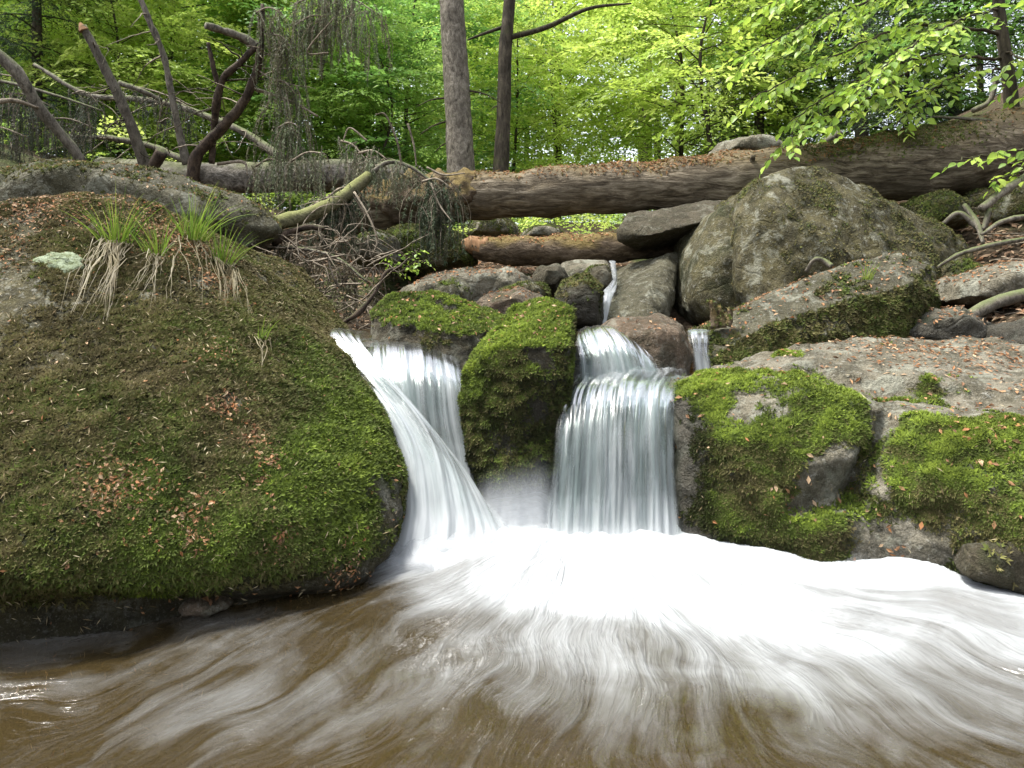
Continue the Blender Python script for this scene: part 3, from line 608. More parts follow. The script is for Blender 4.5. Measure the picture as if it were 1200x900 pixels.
def mat_fall(name, lo=0.42, hi=0.68, base=0.0, colr=(0.78, 0.82, 0.84)):
    m = M(name); fl = m.attr('flow', 'Vector'); al = m.attr('alpha'); fo = m.attr('foam')
    s1 = m.noise(m.scaled(fl, (16, 1.3, 1)), 1.0, 4, 0.6, 0.45)
    s2 = m.noise(m.scaled(fl, (75, 2.2, 1)), 1.0, 3, 0.6, 0.1)
    s3 = m.noise(m.scaled(fl, (6, 3, 1)), 1.0, 3, 0.6, 0.3)
    st = m.math('ADD', m.math('MULTIPLY', s1, 0.48), m.math('ADD', m.math('MULTIPLY', s2, 0.2), m.math('MULTIPLY', s3, 0.32)))
    k = m.math('ADD', st, m.math('MULTIPLY', fo, 0.5))
    f = m.ramp(k, [(lo, (base,) * 3), (hi, (1,) * 3)])
    nrm = m.bump(m.math('ADD', s1, m.math('MULTIPLY', s2, 0.4)), 0.5, 0.012)
    tr = m.n('BsdfTransparent', Color=(0.80, 0.86, 0.84, 1)).outputs[0]
    gl = m.n('BsdfGlossy', Color=(1, 1, 1, 1), Roughness=0.22, Normal=nrm).outputs[0]
    fr = m.n('Fresnel', IOR=1.33, Normal=nrm).outputs[0]
    wat = m.n('MixShader', i0=m.math('MULTIPLY', fr, 0.4), i1=tr, i2=gl).outputs[0]
    d = m.n('BsdfDiffuse', Color=(*colr, 1), Normal=nrm).outputs[0]
    t = m.n('BsdfTranslucent', Color=(*colr, 1)).outputs[0]
    white = m.n('MixShader', i0=0.35, i1=d, i2=t).outputs[0]
    body = m.n('MixShader', i0=f, i1=wat, i2=white).outputs[0]
    clear = m.n('BsdfTransparent', Color=(1, 1, 1, 1)).outputs[0]
    return m.shader(m.n('MixShader', i0=al, i1=clear, i2=body).outputs[0])
FALL = mat_fall('falling_water', 0.40, 0.72, 0.12, (0.47, 0.50, 0.51))
FALL_THIN = mat_fall('falling_water_veil', 0.48, 0.78, 0.0, (0.52, 0.545, 0.55))
FOAM = mat_fall('white_foam', 0.05, 0.4, 0.7, (0.48, 0.50, 0.51))

SPRAY = mat_fall('spray', 0.0, 0.3, 0.9, (0.56, 0.58, 0.59))
def sheet(name, L, R, mat, nu=90, nv=80, bulge=0.05, ridge=0.012, foam=(0, 0.25, 0.9), edge=0.10, top=0.04, bot=0.05, parent=None, seed=0, push=0.0):
    """water between a left and a right edge line, both running downstream"""
    l = catmull(pts(L), nv); r = catmull(pts(R), nv)
    u = np.linspace(0, 1, nu)[None, :, None]
    S = l[:, None, :] * (1 - u) + r[:, None, :] * u
    dv = np.gradient(S, axis=0); du = np.gradient(S, axis=1); n = unit(np.cross(du, dv)); n = np.where(n[..., 1:2] > 0, -n, n)
    vv = np.linspace(0, 1, nv)[:, None]; uu = np.linspace(0, 1, nu)[None, :]
    wid = np.linalg.norm(r - l, axis=1)
    fu = (uu - 0.5) * np.maximum(wid.mean(), 0.5 * wid[:, None] + 0.5 * wid.mean()); al = np.cumsum(np.linalg.norm(dv, axis=2), 0)
    q = np.stack([fu * 26 + seed * 7.1, al * 0.9, np.full_like(fu, seed * 3.3)], -1).reshape(-1, 3)
    rd = fbm(q, 1.0, 3).reshape(nv, nu)
    S = S + n * (bulge * np.sin(np.pi * uu) ** 0.7 * np.sin(np.pi * np.clip(vv * 0.8 + 0.12, 0, 1)) + rd * ridge * (0.4 + vv) + push)[..., None]
    fo = np.interp(vv[:, 0], np.linspace(0, 1, len(foam)), foam)[:, None] + 0 * uu
    jit = fbm(np.stack([uu * 3 + 0 * vv, vv * 4 + 0 * uu, np.full((nv, nu), seed * 5.0)], -1).reshape(-1, 3), 1.0, 3).reshape(nv, nu) * 0.06
    e = np.minimum(uu, 1 - uu) + jit * 1.0
    a = sstep(0.0, edge, e) * sstep(-0.001, top, vv) * sstep(0, bot, 1 - vv + 0 * uu)
    i = np.arange(nv - 1)[:, None] * nu; j = np.arange(nu - 1)[None, :]
    F = np.stack([i + j, i + j + 1, i + nu + j + 1, i + nu + j], -1).reshape(-1, 4)
    flow = np.stack([fu + seed, al, np.zeros_like(fu)], -1).reshape(-1, 3)
    o = obj_np(name, S.reshape(-1, 3), F, mat, parent, True, {'flow': flow, 'alpha': a.ravel(), 'foam': fo.ravel()})
    if parent is None: tag(o, kind='structure')
    return o

# pool surface
nxp, nyp = 260, 200
X, Yg = np.meshgrid(np.linspace(-3.0, 3.2, nxp), np.concatenate([np.linspace(-3, 0.6, 20)[:-1], np.linspace(0.6, 2.75, nyp - 19)]))
O = np.array([0.22, 2.42]); dx = X - O[0]; dy = Yg - O[1]; rr = np.hypot(dx, dy) + 1e-6; th = np.arctan2(dx, -dy)
wq = np.stack([X, Yg, 0 * X], -1).reshape(-1, 3); th = th + 0.22 * fbm(wq, 1.6, 3).reshape(X.shape); rr = rr + 0.12 * fbm(wq, 2.2, 3, off=9).reshape(X.shape)
FO = [(440, 640, 0.90), (520, 640, 1.15), (600, 640, 1.20), (700, 640, 1.20), (800, 650, 1.20), (900, 660, 1.20), (1000, 660, 1.20), (1100, 662, 1.20), (1190, 690, 1.00), (1190, 750, 0.78), (1190, 820, 0.53), (600, 690, 0.98), (700, 700, 1.02), (800, 715, 0.98), (900, 720, 0.98), (1000, 735, 0.86), (1100, 750, 0.74),
      (520, 690, 0.72), (470, 665, 0.85), (440, 695, 0.22), (400, 702, 0.18), (560, 735, 0.51), (650, 745, 0.66), (720, 765, 0.64), (800, 775, 0.61), (900, 790, 0.71), (1000, 805, 0.63), (1100, 820, 0.53), (500, 750, 0.34), (400, 750, 0.28), (300, 740, 0.36), (200, 760, 0.34), (100, 770, 0.36), (0, 785, 0.32), (540, 790, 0.41), (640, 815, 0.46), (740, 830, 0.42), (850, 845, 0.33),
      (950, 860, 0.28), (1050, 870, 0.33), (400, 800, 0.36), (300, 820, 0.30), (200, 820, 0.34), (100, 840, 0.22), (0, 850, 0.15), (500, 850, 0.19), (600, 880, 0.21), (700, 885, 0.18), (900, 890, 0.18), (1100, 895, 0.25), (300, 880, 0.21), (100, 890, 0.10), (1300, 700, 0.94), (1300, 800, 0.69), (-150, 800, 0.20), (1350, 900, 0.30)]
cw = np.array([P(a, b, CAMZ * FPX / (b - HYP))[:2] for a, b, c in FO]); cv = np.array([c for a, b, c in FO])
D2 = (X[..., None] - cw[:, 0]) ** 2 + (Yg[..., None] - cw[:, 1]) ** 2
W = np.exp(-D2 / (2 * 0.075 ** 2)) + 1e-6 / (D2 + 0.02) ** 2
foam = (W * cv).sum(-1) / W.sum(-1)
far = sstep(0.9, 0.3, Yg); foam = foam * (1 - far) + 0.2 * far
q = np.stack([rr * 2.2, th * 7, 0 * rr], -1).reshape(-1, 3)
hz = fbm(q, 1.0, 3).reshape(X.shape) * 0.022 + fbm(np.stack([X, Yg, 0 * X], -1).reshape(-1, 3), 4.0, 3).reshape(X.shape) * 0.012
g = lambda x, y, r: np.exp(-((X - x) ** 2 + (Yg - y) ** 2) / r ** 2)
hz += 0.05 * g(-.1, 2.22, .22) + 0.05 * g(.3, 2.2, .3) + 0.035 * g(.8, 2.1, .3) + 0.04 * g(1.25, 2.0, .25) - 0.02 * g(-.9, 1.4, .5)
V = np.stack([X, Yg, hz], -1).reshape(-1, 3); ny, nx = X.shape
i = np.arange(ny - 1)[:, None] * nx; j = np.arange(nx - 1)[None, :]
F = np.stack([i + j, i + j + 1, i + nx + j + 1, i + nx + j], -1).reshape(-1, 4)
tag(obj_np('pool_water', V, F, POOL, None, True, {'flow': np.stack([rr, th, 0 * rr], -1).reshape(-1, 3), 'foam': foam.ravel()}), kind='structure')

# upper pool behind the lip
X, Yg = np.meshgrid(np.linspace(-0.85, 0.95, 90), np.linspace(0, 1, 50))
Yf = np.interp(X, [-.85, -.2, .2, .4, .48, .95], [2.82, 2.84, 2.86, 2.9, 3.06, 3.06]); Yg = Yf + (3.75 - Yf) * Yg
zz = 0.597 + fbm(np.stack([X, Yg, 0 * X], -1).reshape(-1, 3), 5.0, 3).reshape(X.shape) * 0.008 - 0.02 * sstep(.06, 0, Yg - Yf)
V = np.stack([X, Yg, zz], -1).reshape(-1, 3); ny, nx = X.shape
i = np.arange(ny - 1)[:, None] * nx; j = np.arange(nx - 1)[None, :]
F = np.stack([i + j, i + j + 1, i + nx + j + 1, i + nx + j], -1).reshape(-1, 4)
tag(obj_np('upper_pool_water', V, F, POOL, None, True, {'flow': np.stack([Yg * 1.2, X * 1.5, 0 * X], -1).reshape(-1, 3), 'foam': (0.15 + 0.2 * sstep(.15, 0, Yg - Yf)).ravel()}), kind='structure')

# rock step under the falls
rock('bedrock_step', 'dark wet bedrock step behind the falling water',
     [pts([(372, 415, 2.86), (430, 432, 2.82), (545, 442, 2.82), (470, 560, 2.62), (560, 620, 2.55), (470, 660, 2.45), (400, 500, 2.7)]) + [np.array(v) for v in ((-.8, 3.4, .5), (-.1, 3.4, .5), (-.6, 3.2, -.2), (-.05, 3.0, -.2), (-.3, 2.5, -.2), (-.05, 2.5, -.2))],
      pts([(552, 560, 2.62), (560, 610, 2.5), (650, 600, 2.46), (660, 560, 2.6), (560, 650, 2.44), (655, 650, 2.42)]) + [np.array(v) for v in ((-.15, 2.9, .1), (.2, 2.9, .1), (-.15, 2.5, -.2), (.2, 2.45, -.2), (0, 2.9, -.2))],
      pts([(668, 404, 2.9), (760, 404, 2.9), (672, 462, 2.74), (790, 462, 2.72), (655, 492, 2.52), (795, 486, 2.5), (648, 640, 2.4), (800, 640, 2.38)]) + [np.array(v) for v in ((.1, 3.4, .5), (.75, 3.4, .5), (.1, 3.2, -.2), (.7, 3.2, -.2))]],
     ROCK_DARK, voxel=0.02, smooth=4, amp=0.02, sc=5, seed=60, wet=lambda V, Nn, nz: 1 + 0 * nz, moss=lambda V, Nn, nz: .25 + nz * .5, tint=lambda V, Nn, nz: .5 + 0 * nz, cat='rock step')

fallL = empty('waterfall', tuple(P(500, 645, 2.3))); tag(fallL, kind='structure')
fallL.location = (0, 0, 0)
# diagonal chute along the huge boulder
Lc = [(362, 398, 2.95), (372, 406, 2.80), (405, 446, 2.62), (440, 490, 2.46), (462, 540, 2.34), (462, 600, 2.24), (440, 662, 2.14)]
Rc = [(440, 400, 2.98), (432, 418, 2.80), (470, 470, 2.62), (515, 535, 2.48), (560, 590, 2.36), (600, 632, 2.26), (630, 668, 2.16)]
sheet('chute_water', Lc, Rc, FALL, 100, 110, 0.05, 0.016, (-.35, -.1, .12, .3, .5, .9), parent=fallL, seed=1, edge=.16)
sheet('chute_veil', Lc, Rc, FALL_THIN, 90, 100, 0.06, 0.022, (-.4, -.15, .1, .25, .4, .8), parent=fallL, seed=2, push=0.03, edge=.2)
# drop from the lip behind the low dark boulder
Ld = [(420, 404, 2.98), (424, 424, 2.80), (430, 460, 2.66), (452, 520, 2.58), (500, 600, 2.50), (510, 640, 2.46)]
Rd = [(548, 412, 2.96), (542, 432, 2.78), (550, 470, 2.62), (556, 530, 2.54), (570, 590, 2.46), (600, 640, 2.40)]
sheet('drop_water', Ld, Rd, FALL, 100, 90, 0.06, 0.014, (-.4, -.12, .05, .15, .35, .8), parent=fallL, seed=3)
sheet('drop_veil', Ld, Rd, FALL_THIN, 90, 90, 0.07, 0.022, (-.4, -.15, .05, .15, .3, .8), parent=fallL, seed=4, push=0.025)
# right: first step, ledge, main drop
fallR = empty('waterfall'); tag(fallR, kind='structure')
La = [(676, 393, 3.05), (674, 400, 2.88), (676, 424, 2.74), (674, 462, 2.68)]
Ra = [(722, 393, 3.05), (738, 402, 2.88), (766, 424, 2.74), (784, 456, 2.68)]
sheet('step_water', La, Ra, FALL, 90, 60, 0.04, 0.012, (-.45, -.2, 0, .3), parent=fallR, seed=5)
sheet('step_veil', La, Ra, FALL_THIN, 90, 60, 0.045, 0.018, (-.45, -.2, 0, .3), parent=fallR, seed=6, push=0.02)
Lb = [(672, 448, 2.74), (668, 458, 2.64), (656, 478, 2.48), (648, 520, 2.36), (642, 580, 2.30), (636, 655, 2.24)]
Rb = [(806, 440, 2.78), (806, 452, 2.66), (794, 474, 2.48), (790, 520, 2.38), (792, 580, 2.34), (797, 650, 2.28)]
sheet('main_drop_water', Lb, Rb, FALL, 130, 110, 0.03, 0.018, (.15, .05, -.06, 0, .12, .6), parent=fallR, seed=7, edge=.06)
sheet('main_drop_veil', Lb, Rb, FALL_THIN, 130, 110, 0.04, 0.026, (.15, .02, -.08, 0, .15, .7), parent=fallR, seed=8, edge=.08, push=0.03)
# small trickle between rusty rock and slanting rock, and the far upper trickle
f3 = empty('waterfall'); tag(f3, kind='structure')
sheet('trickle_water', [(803, 388, 3.15), (805, 392, 3.0), (808, 410, 2.92), (812, 440, 2.86)], [(834, 386, 3.15), (833, 391, 3.0), (832, 412, 2.92), (838, 440, 2.86)], FALL, 40, 40, 0.015, 0.02, (-.5, -.3, -.1, .2), parent=f3, seed=9, edge=.2)
f4 = empty('waterfall'); tag(f4, kind='structure')
sheet('trickle_water', [(713, 306, 4.5), (715, 312, 4.4), (716, 330, 4.12), (704, 344, 3.95), (704, 350, 3.78), (702, 388, 3.62)], [(722, 306, 4.5), (722, 314, 4.4), (724, 330, 4.12), (722, 342, 3.95), (718, 350, 3.80), (708, 388, 3.64)], FALL, 30, 60, 0.015, 0.01, (0, .1, 0, .1, .1, .3), parent=f4, seed=10)
sheet('trickle_water', [(630, 352, 3.9), (634, 362, 3.75), (636, 380, 3.6)], [(652, 350, 3.9), (650, 362, 3.75), (652, 380, 3.6)], FALL, 20, 20, 0.01, 0.01, (.1, .2, .4), parent=f4, seed=11)

# spray thrown up between the two falls: curtains of droplets that thin out upwards
for k, (yq, t0) in enumerate(((2.40, 536), (2.38, 544), (2.36, 554), (2.34, 566), (2.31, 580), (2.28, 596))):
    sheet('spray', [(556 - 6 * k, t0 + 12, yq), (552 - 8 * k, (t0 + 674) / 2, yq - .02), (545 - 8 * k, 662, yq - .05)], [(652, t0 - 14, yq), (660, (t0 + 646) / 2, yq - .02), (668, 660, yq - .05)], SPRAY, 60, 50, 0.03, 0.02, (.5, .5, .5), edge=.25, top=.85, bot=.02, parent=fallL, seed=20 + k)
for k, (x0, x1, y0) in enumerate(((436, 625, 606), (450, 640, 616), (600, 812, 606), (615, 828, 616))):   # splash surging out from the foot of each fall
    d = .02 * (k % 2)
    sheet('spray', [(x0, y0, 2.23 - d), (x0 - 4, (y0 + 676) / 2, 2.14 - d), (x0 - 8, 676, 2.03 - d)], [(x1, y0, 2.23 - d), (x1 + 4, (y0 + 676) / 2, 2.14 - d), (x1 + 8, 676, 2.03 - d)], SPRAY, 70, 40, 0.015, 0.015, (.5, .5, .5), edge=.35, top=1.0, bot=.3, parent=(fallL, fallR)[k // 2], seed=26 + k)
# boiling white foam at the foot of the falls: soft-edged heaps of spray
def heap(px, py, Y, rx, ry, rz, seed, nu=48, nv=22, amin=0.0, amax=1.0):
    c = P(px, py, Y); a = np.linspace(0, 2 * np.pi, nu, endpoint=False)[None, :]; b = np.linspace(0, np.pi / 2 * 0.98, nv)[:, None]
    d = np.stack([np.cos(b) * np.cos(a), np.cos(b) * np.sin(a), np.sin(b) + 0 * a], -1)
    q = d.reshape(-1, 3) * 1.3 + seed * 4.4
    k = 1 + 0.28 * fbm(q, 1.3, 4).reshape(nv, nu)
    V = c + d * np.array([rx, ry, rz]) * k[..., None]
    al = amin + (amax - amin) * sstep(0.0, 0.9, 1 - np.sin(b) ** 1.2 + 0 * a)
    i = np.arange(nv - 1)[:, None] * nu; j = np.arange(nu)[None, :]; jj = (j + 1) % nu
    F = np.stack([i + j, i + jj, i + nu + jj, i + nu + j], -1).reshape(-1, 4)
    return V.reshape(-1, 3), F, al.ravel(), np.stack([V[..., 0] * 0.4, V[..., 2] * 2, 0 * V[..., 0]], -1).reshape(-1, 3)
HV = []; HF = []; HA = []; HW = []; n0 = 0
for k, (px, py, Yq, rx, ry, rz) in enumerate([(490, 668, 2.16, .13, .10, .07), (540, 655, 2.2, .16, .12, .10), (600, 655, 2.26, .17, .12, .08), (660, 660, 2.2, .17, .12, .08), (720, 660, 2.2, .18, .12, .07), (780, 660, 2.2, .16, .12, .06),
                                              (860, 668, 2.12, .2, .12, .05), (950, 672, 2.1, .22, .12, .045), (1050, 675, 2.05, .22, .12, .06), (1120, 690, 1.97, .16, .12, .06)]):
    v, f, a, fl = heap(px, py, Yq, rx, ry, rz, k + 1)
    HV.append(v); HF.append(f + n0); HA.append(a); HW.append(fl); n0 += len(v)
HA = np.concatenate(HA)
tag(obj_np('foam', np.vstack(HV), np.vstack(HF), FOAM, None, True, {'flow': np.vstack(HW), 'alpha': HA * 0.85, 'foam': np.full(n0, 0.6)}), kind='stuff')

# ------------------------------------------------------------------ fallen logs
T_ = Tubes()
lg = [(398, 252, 5.35), (450, 244, 5.3), (520, 235, 5.25), (600, 228, 5.2), (680, 223, 5.2), (750, 219, 5.2), (850, 213, 5.2), (950, 206, 5.2), (1040, 196, 5.2), (1120, 186, 5.25), (1200, 172, 5.4)]
T_.add(pts(lg), 0, radii=[.14, .165, .165, .168, .175, .185, .195, .21, .235, .28, .29], seg=48, n=150, lump=0.05, lscale=3.2)
root = empty('fallen_log', tuple(P(600, 255, 5.2))); tag(root, 'great bare weathered log spanning the stream on the boulders', 'log')
o = T_.build('trunk', WOOD_LOG); o.parent = root; o.matrix_parent_inverse = root.matrix_world.inverted()
def attach(o, root):
    bpy.context.view_layer.update(); o.parent = root; o.matrix_parent_inverse = root.matrix_world.inverted(); return o
attach(o, root)
LV, LN, LT = mesh_arrays(o.data); LN = unit(LN)
Tb = Tubes(); Tb.add(pts([(432, 243, 5.27), (470, 236, 5.25), (520, 229, 5.22), (562, 224, 5.19)]), 0, radii=[.13, .165, .175, .15], seg=44, n=60, lump=0.11, lscale=7)
attach(Tb.build('bark', BARK_BROWN), root)
for k, (a, b, r) in enumerate([((1000, 184, 5.05), (1006, 168, 5.0), .03), ((880, 192, 5.06), (883, 181, 5.0), .022)]):
    t = Tubes(); t.add(pts([a, b]), r, r * .7, seg=8, n=5, lump=.01, lscale=20); attach(t.build('knot', WOOD_LOG), root)
wl = sstep(.25, .8, LN[:, 2]) * (0.15 + 1.5 * patchf(LV, [(P(740, 190, 5.2), .5, 1), (P(480, 210, 5.2), .5, 1.4), (P(800, 185, 5.2), .3, .7), (P(1010, 178, 5.1), .3, .8)]))
p, n, vi = scatter(LV, LN, LT, wl, 2600, 91)
A, Fm, c4 = litter_mesh(p, n, .028, 92, [(0.22, 0.11, 0.045), (0.17, 0.09, 0.04), (0.26, 0.15, 0.07), (.13, .10, .03)], .4)
attach(tag(obj_np('needle_litter', A, Fm, LITTER, attrs={'col': c4}), kind='stuff'), root)
wl = sstep(.1, .7, LN[:, 2]) * patchf(LV, [(P(1060, 175, 5.1), .45, 1), (P(990, 185, 5.1), .25, .5)])
p, n, vi = scatter(LV, LN, LT, wl, 9000, 93)
A, Fm, c4 = moss_mesh(p, n, np.full(len(p), .4), .014, 4, 94)
attach(tag(obj_np('moss', A, Fm, MOSS, attrs={'col': c4}), kind='stuff'), root)

root = empty('fallen_log', tuple(P(660, 308, 4.9))); tag(root, 'short broken log lying low across the stream bed', 'log')
T_ = Tubes(); T_.add(pts([(556, 292, 4.95), (600, 294, 4.92), (660, 293, 4.9), (720, 291, 4.9), (800, 287, 5.0)]), 0, radii=[.075, .10, .105, .10, .095], seg=32, n=70, lump=.035, lscale=6)
o = attach(T_.build('trunk', BARK_BROWN), root); SV, SN, ST = mesh_arrays(o.data)
T_ = Tubes(); T_.add(pts([(540, 288, 4.93), (552, 288, 4.93), (572, 290, 4.92)]), 0, radii=[.02, .06, .07], seg=14, n=10, lump=.04, lscale=14)
attach(T_.build('broken_end', BROKEN), root)
p, n, vi = scatter(SV, SN, ST, sstep(.4, .8, SN[:, 2]), 2500, 95)
A, Fm, c4 = litter_mesh(p, n, .022, 96, None, .4); attach(tag(obj_np('needle_litter', A, Fm, LITTER, attrs={'col': c4}), kind='stuff'), root)

# ------------------------------------------------------------------ fallen spruce on the left bank, with bare branches and hanging twigs
def wood(name, plist, radii, mat, root=None, seg=12, lump=.012, wob=0, label=None, cat=None, group=None):
    q = pts(plist); t = Tubes(); t.add(q, 0, radii=radii, seg=seg, n=max(10, len(q) * 6), lump=lump, lscale=12, wob=wob)
    if root is not None: return attach(t.build(name, mat), root)
    o = t.build(name, mat, origin=q[0]); return tag(o, label, cat, group)
spr = empty('fallen_spruce', tuple(P(290, 225, 6.0))); tag(spr, 'grey fallen spruce trunk with upright bare branches on the left bank', 'fallen tree')
t = Tubes(); t.add(pts([(120, 200, 6.4), (200, 207, 6.1), (290, 208, 5.95), (360, 206, 5.8), (430, 203, 5.65), (480, 210, 5.5)]), 0, radii=[.12, .125, .125, .12, .115, .10], seg=28, n=70, lump=.02, lscale=9)
attach(t.build('trunk', BARK_FALLEN), spr)
BR = [
 ([(172, 200, 6.0), (160, 165, 5.9), (145, 125, 5.8), (122, 78, 5.7), (97, 30, 5.6)], [0.0484, 0.0429, 0.039, 0.0351, 0.0281], BRANCH_GREY),
 ([(219, 195, 6.0), (209, 150, 5.95), (200, 105, 5.9), (190, 60, 5.85), (175, 25, 5.8), (158, -20, 5.75)], [0.0328, 0.0281, 0.0265, 0.025, 0.0234, 0.0203], BRANCH_GREY),
 ([(225, 212, 5.85), (232, 180, 5.8), (262, 148, 5.75), (286, 118, 5.7), (300, 85, 5.65), (306, 55, 5.6), (308, 5, 5.6)], [0.0546, 0.0452, 0.0406, 0.0359, 0.0312, 0.0234, 0.0156], BRANCH_DARK),
 ([(300, 55, 5.62), (280, 75, 5.62), (262, 92, 5.65), (254, 120, 5.7), (250, 155, 5.8), (248, 192, 5.85)], [0.0234, 0.0265, 0.0281, 0.0312, 0.0265, 0.0234], BRANCH_DARK),
 ([(241, 30, 5.4), (262, 36, 5.5), (285, 45, 5.6), (300, 55, 5.65)], [.026, .028, .034, .04], BRANCH_GREY),
 ([(244, 50, 5.6), (249, 75, 5.62), (255, 98, 5.66)], [.014, .018, .022], BRANCH_DARK),
 ([(176, 212, 5.9), (180, 195, 5.85), (190, 178, 5.8)], [.055, .05, .045], BRANCH_DARK),
 ([(40, 75, 6.8), (100, 110, 6.7), (160, 116, 6.6), (210, 125, 6.5), (280, 152, 6.3), (328, 184, 6.1)], [0.0156, 0.0234, 0.0265, 0.0281, 0.0312, 0.039], BRANCH_GREY),
 ([(140, 97, 6.3), (165, 106, 6.3), (190, 118, 6.4)], [.022, .022, .02], BRANCH_GREY),
 ([(80, 160, 6.3), (130, 162, 6.3), (180, 172, 6.2), (215, 188, 6.1)], [0.0234, 0.025, 0.0265, 0.0281], BRANCH_GREY),
 ([(300, 105, 5.7), (340, 118, 5.6), (372, 136, 5.5)], [.014, .01, .006], TWIG),
 ([(255, 192, 5.8), (285, 190, 5.75), (290, 205, 5.7)], [.012, .01, .008], TWIG),
]
for q, r, mt in BR: wood('branch', q, r, mt, spr)
r = np.random.default_rng(250)
for k in range(70):
    q, rr_, mt = BR[[0, 1, 2, 3, 7, 9][k % 6]]; c = catmull(pts(q), 20)[r.integers(3, 18)]; a = r.uniform(0, 6.28); L = r.uniform(.1, .6); d = np.array([np.cos(a), np.sin(a) * .6, r.uniform(-.8, .5)])
    t = Tubes(); t.add([c, c + d * L * .5 + r.normal(size=3) * .03, c + d * L + np.array([0, 0, -.35 * L * L]) + r.normal(size=3) * .04], r.uniform(.004, .009), .002, seg=4, n=8, wob=.004); attach(t.build('twig', TWIG if k % 3 else BRANCH_DARK), spr)
wood('broken_end', [(99, 36, 5.6), (94, 27, 5.59)], [.036, .012], BROKEN, spr)

wood('dead_branch', [(-30, 40, 5.2), (20, 85, 5.3), (45, 125, 5.4), (70, 155, 5.5), (98, 190, 5.6)], [.045, .044, .042, .038, .036], BRANCH_GREY, label='leaning grey dead branch with a side twig, left of the broken one', cat='branch')
wood('dead_branch', [(-20, 121, 5.2), (15, 118, 5.3), (45, 126, 5.35)], [.018, .018, .012], TWIG, label='short pale stick crossing the leaning dead branch', cat='branch')
wood('dead_branch', [(250, 273, 3.85), (285, 268, 3.9), (330, 260, 4.0), (365, 250, 4.1), (400, 232, 4.25), (432, 206, 4.4)], [.042, .046, .044, .042, .04, .036], BRANCH_MOSS, label='thick mossy curved branch reaching from the boulder up to the log', cat='branch')
wood('dead_branch', [(318, 283, 3.95), (340, 272, 4.0), (362, 266, 4.0), (380, 268, 4.0)], [.03, .024, .018, .01], BRANCH_DARK, label='dark short stick under the mossy curved branch', cat='branch')
wood('dead_branch', [(352, 397, 3.5), (385, 385, 3.5), (415, 370, 3.5), (438, 345, 3.55), (452, 320, 3.6), (470, 312, 3.6)], [.014, .014, .013, .012, .01, .006], BRANCH_DARK, label='thin crooked twig rising from the brush pile by the dark boulder', cat='branch')

NV = []; NF = []; NC = []; nn0 = [0]
def frond(root, a, b, ns, Lmin, Lmax, seed, col=((.075, .085, .045), (.12, .125, .075), (.09, .075, .045)), nl=.024, drift=.05):
    """drooping twiglets with needles hung from the line a-b (photo pixels + distance)"""
    r = np.random.default_rng(seed); A = P(*a); B = P(*b); tw = Tubes(); Vs = []; Cs = []
    mid = (A + B) / 2 + np.array([0, 0, .04]); tw.add([A, mid, B], .009, .005, seg=5, n=8)
    c3 = np.array(col)
    for k in range(int(ns * 2.4)):
        s = A + (B - A) * r.random() + r.normal(size=3) * .03; L = Lmin + (Lmax - Lmin) * r.random()
        dr = r.normal(size=2) * drift; e = s + np.array([dr[0] * L / .3, dr[1] * L / .3, -L]); m = (s + e) / 2 + np.array([dr[0] * .6, dr[1] * .6, .02]) + r.normal(size=3) * .012
        if r.random() < .6: tw.add([s, m, e], .0028, .0012, seg=3, n=6, cap=False)
        n = int(L / .0042); t = r.random(n)[:, None]
        pp = s * (1 - t) ** 2 + 2 * m * t * (1 - t) + e * t * t
        d = r.normal(size=(n, 3)); d[:, 2] = -np.abs(d[:, 2]) * .9 - .5; d = unit(d); sd_ = unit(np.cross(d, r.normal(size=(n, 3))))
        ln = nl * (.6 + .7 * r.random((n, 1)))
        Vs.append(np.stack([pp - sd_ * .003, pp + sd_ * .003, pp + d * ln], 1).reshape(-1, 3))
        cc = c3[r.integers(0, len(c3))] * (.7 + .6 * r.random()); Cs.append(np.tile([*cc, 1], (n * 3, 1)))
    V = np.vstack(Vs)
    h = attach(tw.build('hanging_twig', TWIG), root)
    o = tag(obj_np('needles', V, np.arange(len(V)).reshape(-1, 3), NEEDLE, attrs={'col': np.vstack(Cs)}), kind='stuff'); attach(o, h)
    return h
GR = ((.13, .155, .085), (.19, .205, .13), (.16, .15, .09))
FR = [((318, 40, 5.55), (345, 60, 5.5), 14, .25, .6), ((322, 95, 5.5), (346, 110, 5.5), 16, .3, .65), ((326, 150, 5.4), (352, 150, 5.4), 16, .3, .6), ((300, 15, 5.6), (330, 15, 5.5), 10, .2, .5),
      ((345, 5, 5.5), (400, -5, 5.4), 26, .25, .55), ((365, -20, 5.4), (440, 15, 5.3), 30, .25, .5), ((345, 30, 5.45), (385, 20, 5.4), 16, .2, .45),
      ((340, 190, 5.3), (380, 180, 5.2), 12, .15, .4), ((300, 195, 5.5), (330, 190, 5.4), 10, .15, .4), ((400, 165, 5.1), (430, 190, 5.0), 14, .15, .4)]
for k, (a, b, ns, l0, l1) in enumerate(FR): frond(spr, a, b, ns, l0, l1, 300 + k, GR)
hang = empty('spruce_bough', tuple(P(440, 205, 4.5))); tag(hang, 'dead spruce bough with drooping green-grey twigs hanging over the log', 'branch')
attach(Tubes.build((lambda t: (t.add(pts([(432, 206, 4.4), (455, 190, 4.4), (480, 195, 4.4), (505, 212, 4.35), (520, 225, 4.3)]), .018, .006, seg=6, n=20), t)[1])(Tubes()), 'bough', BRANCH_GREY), hang)
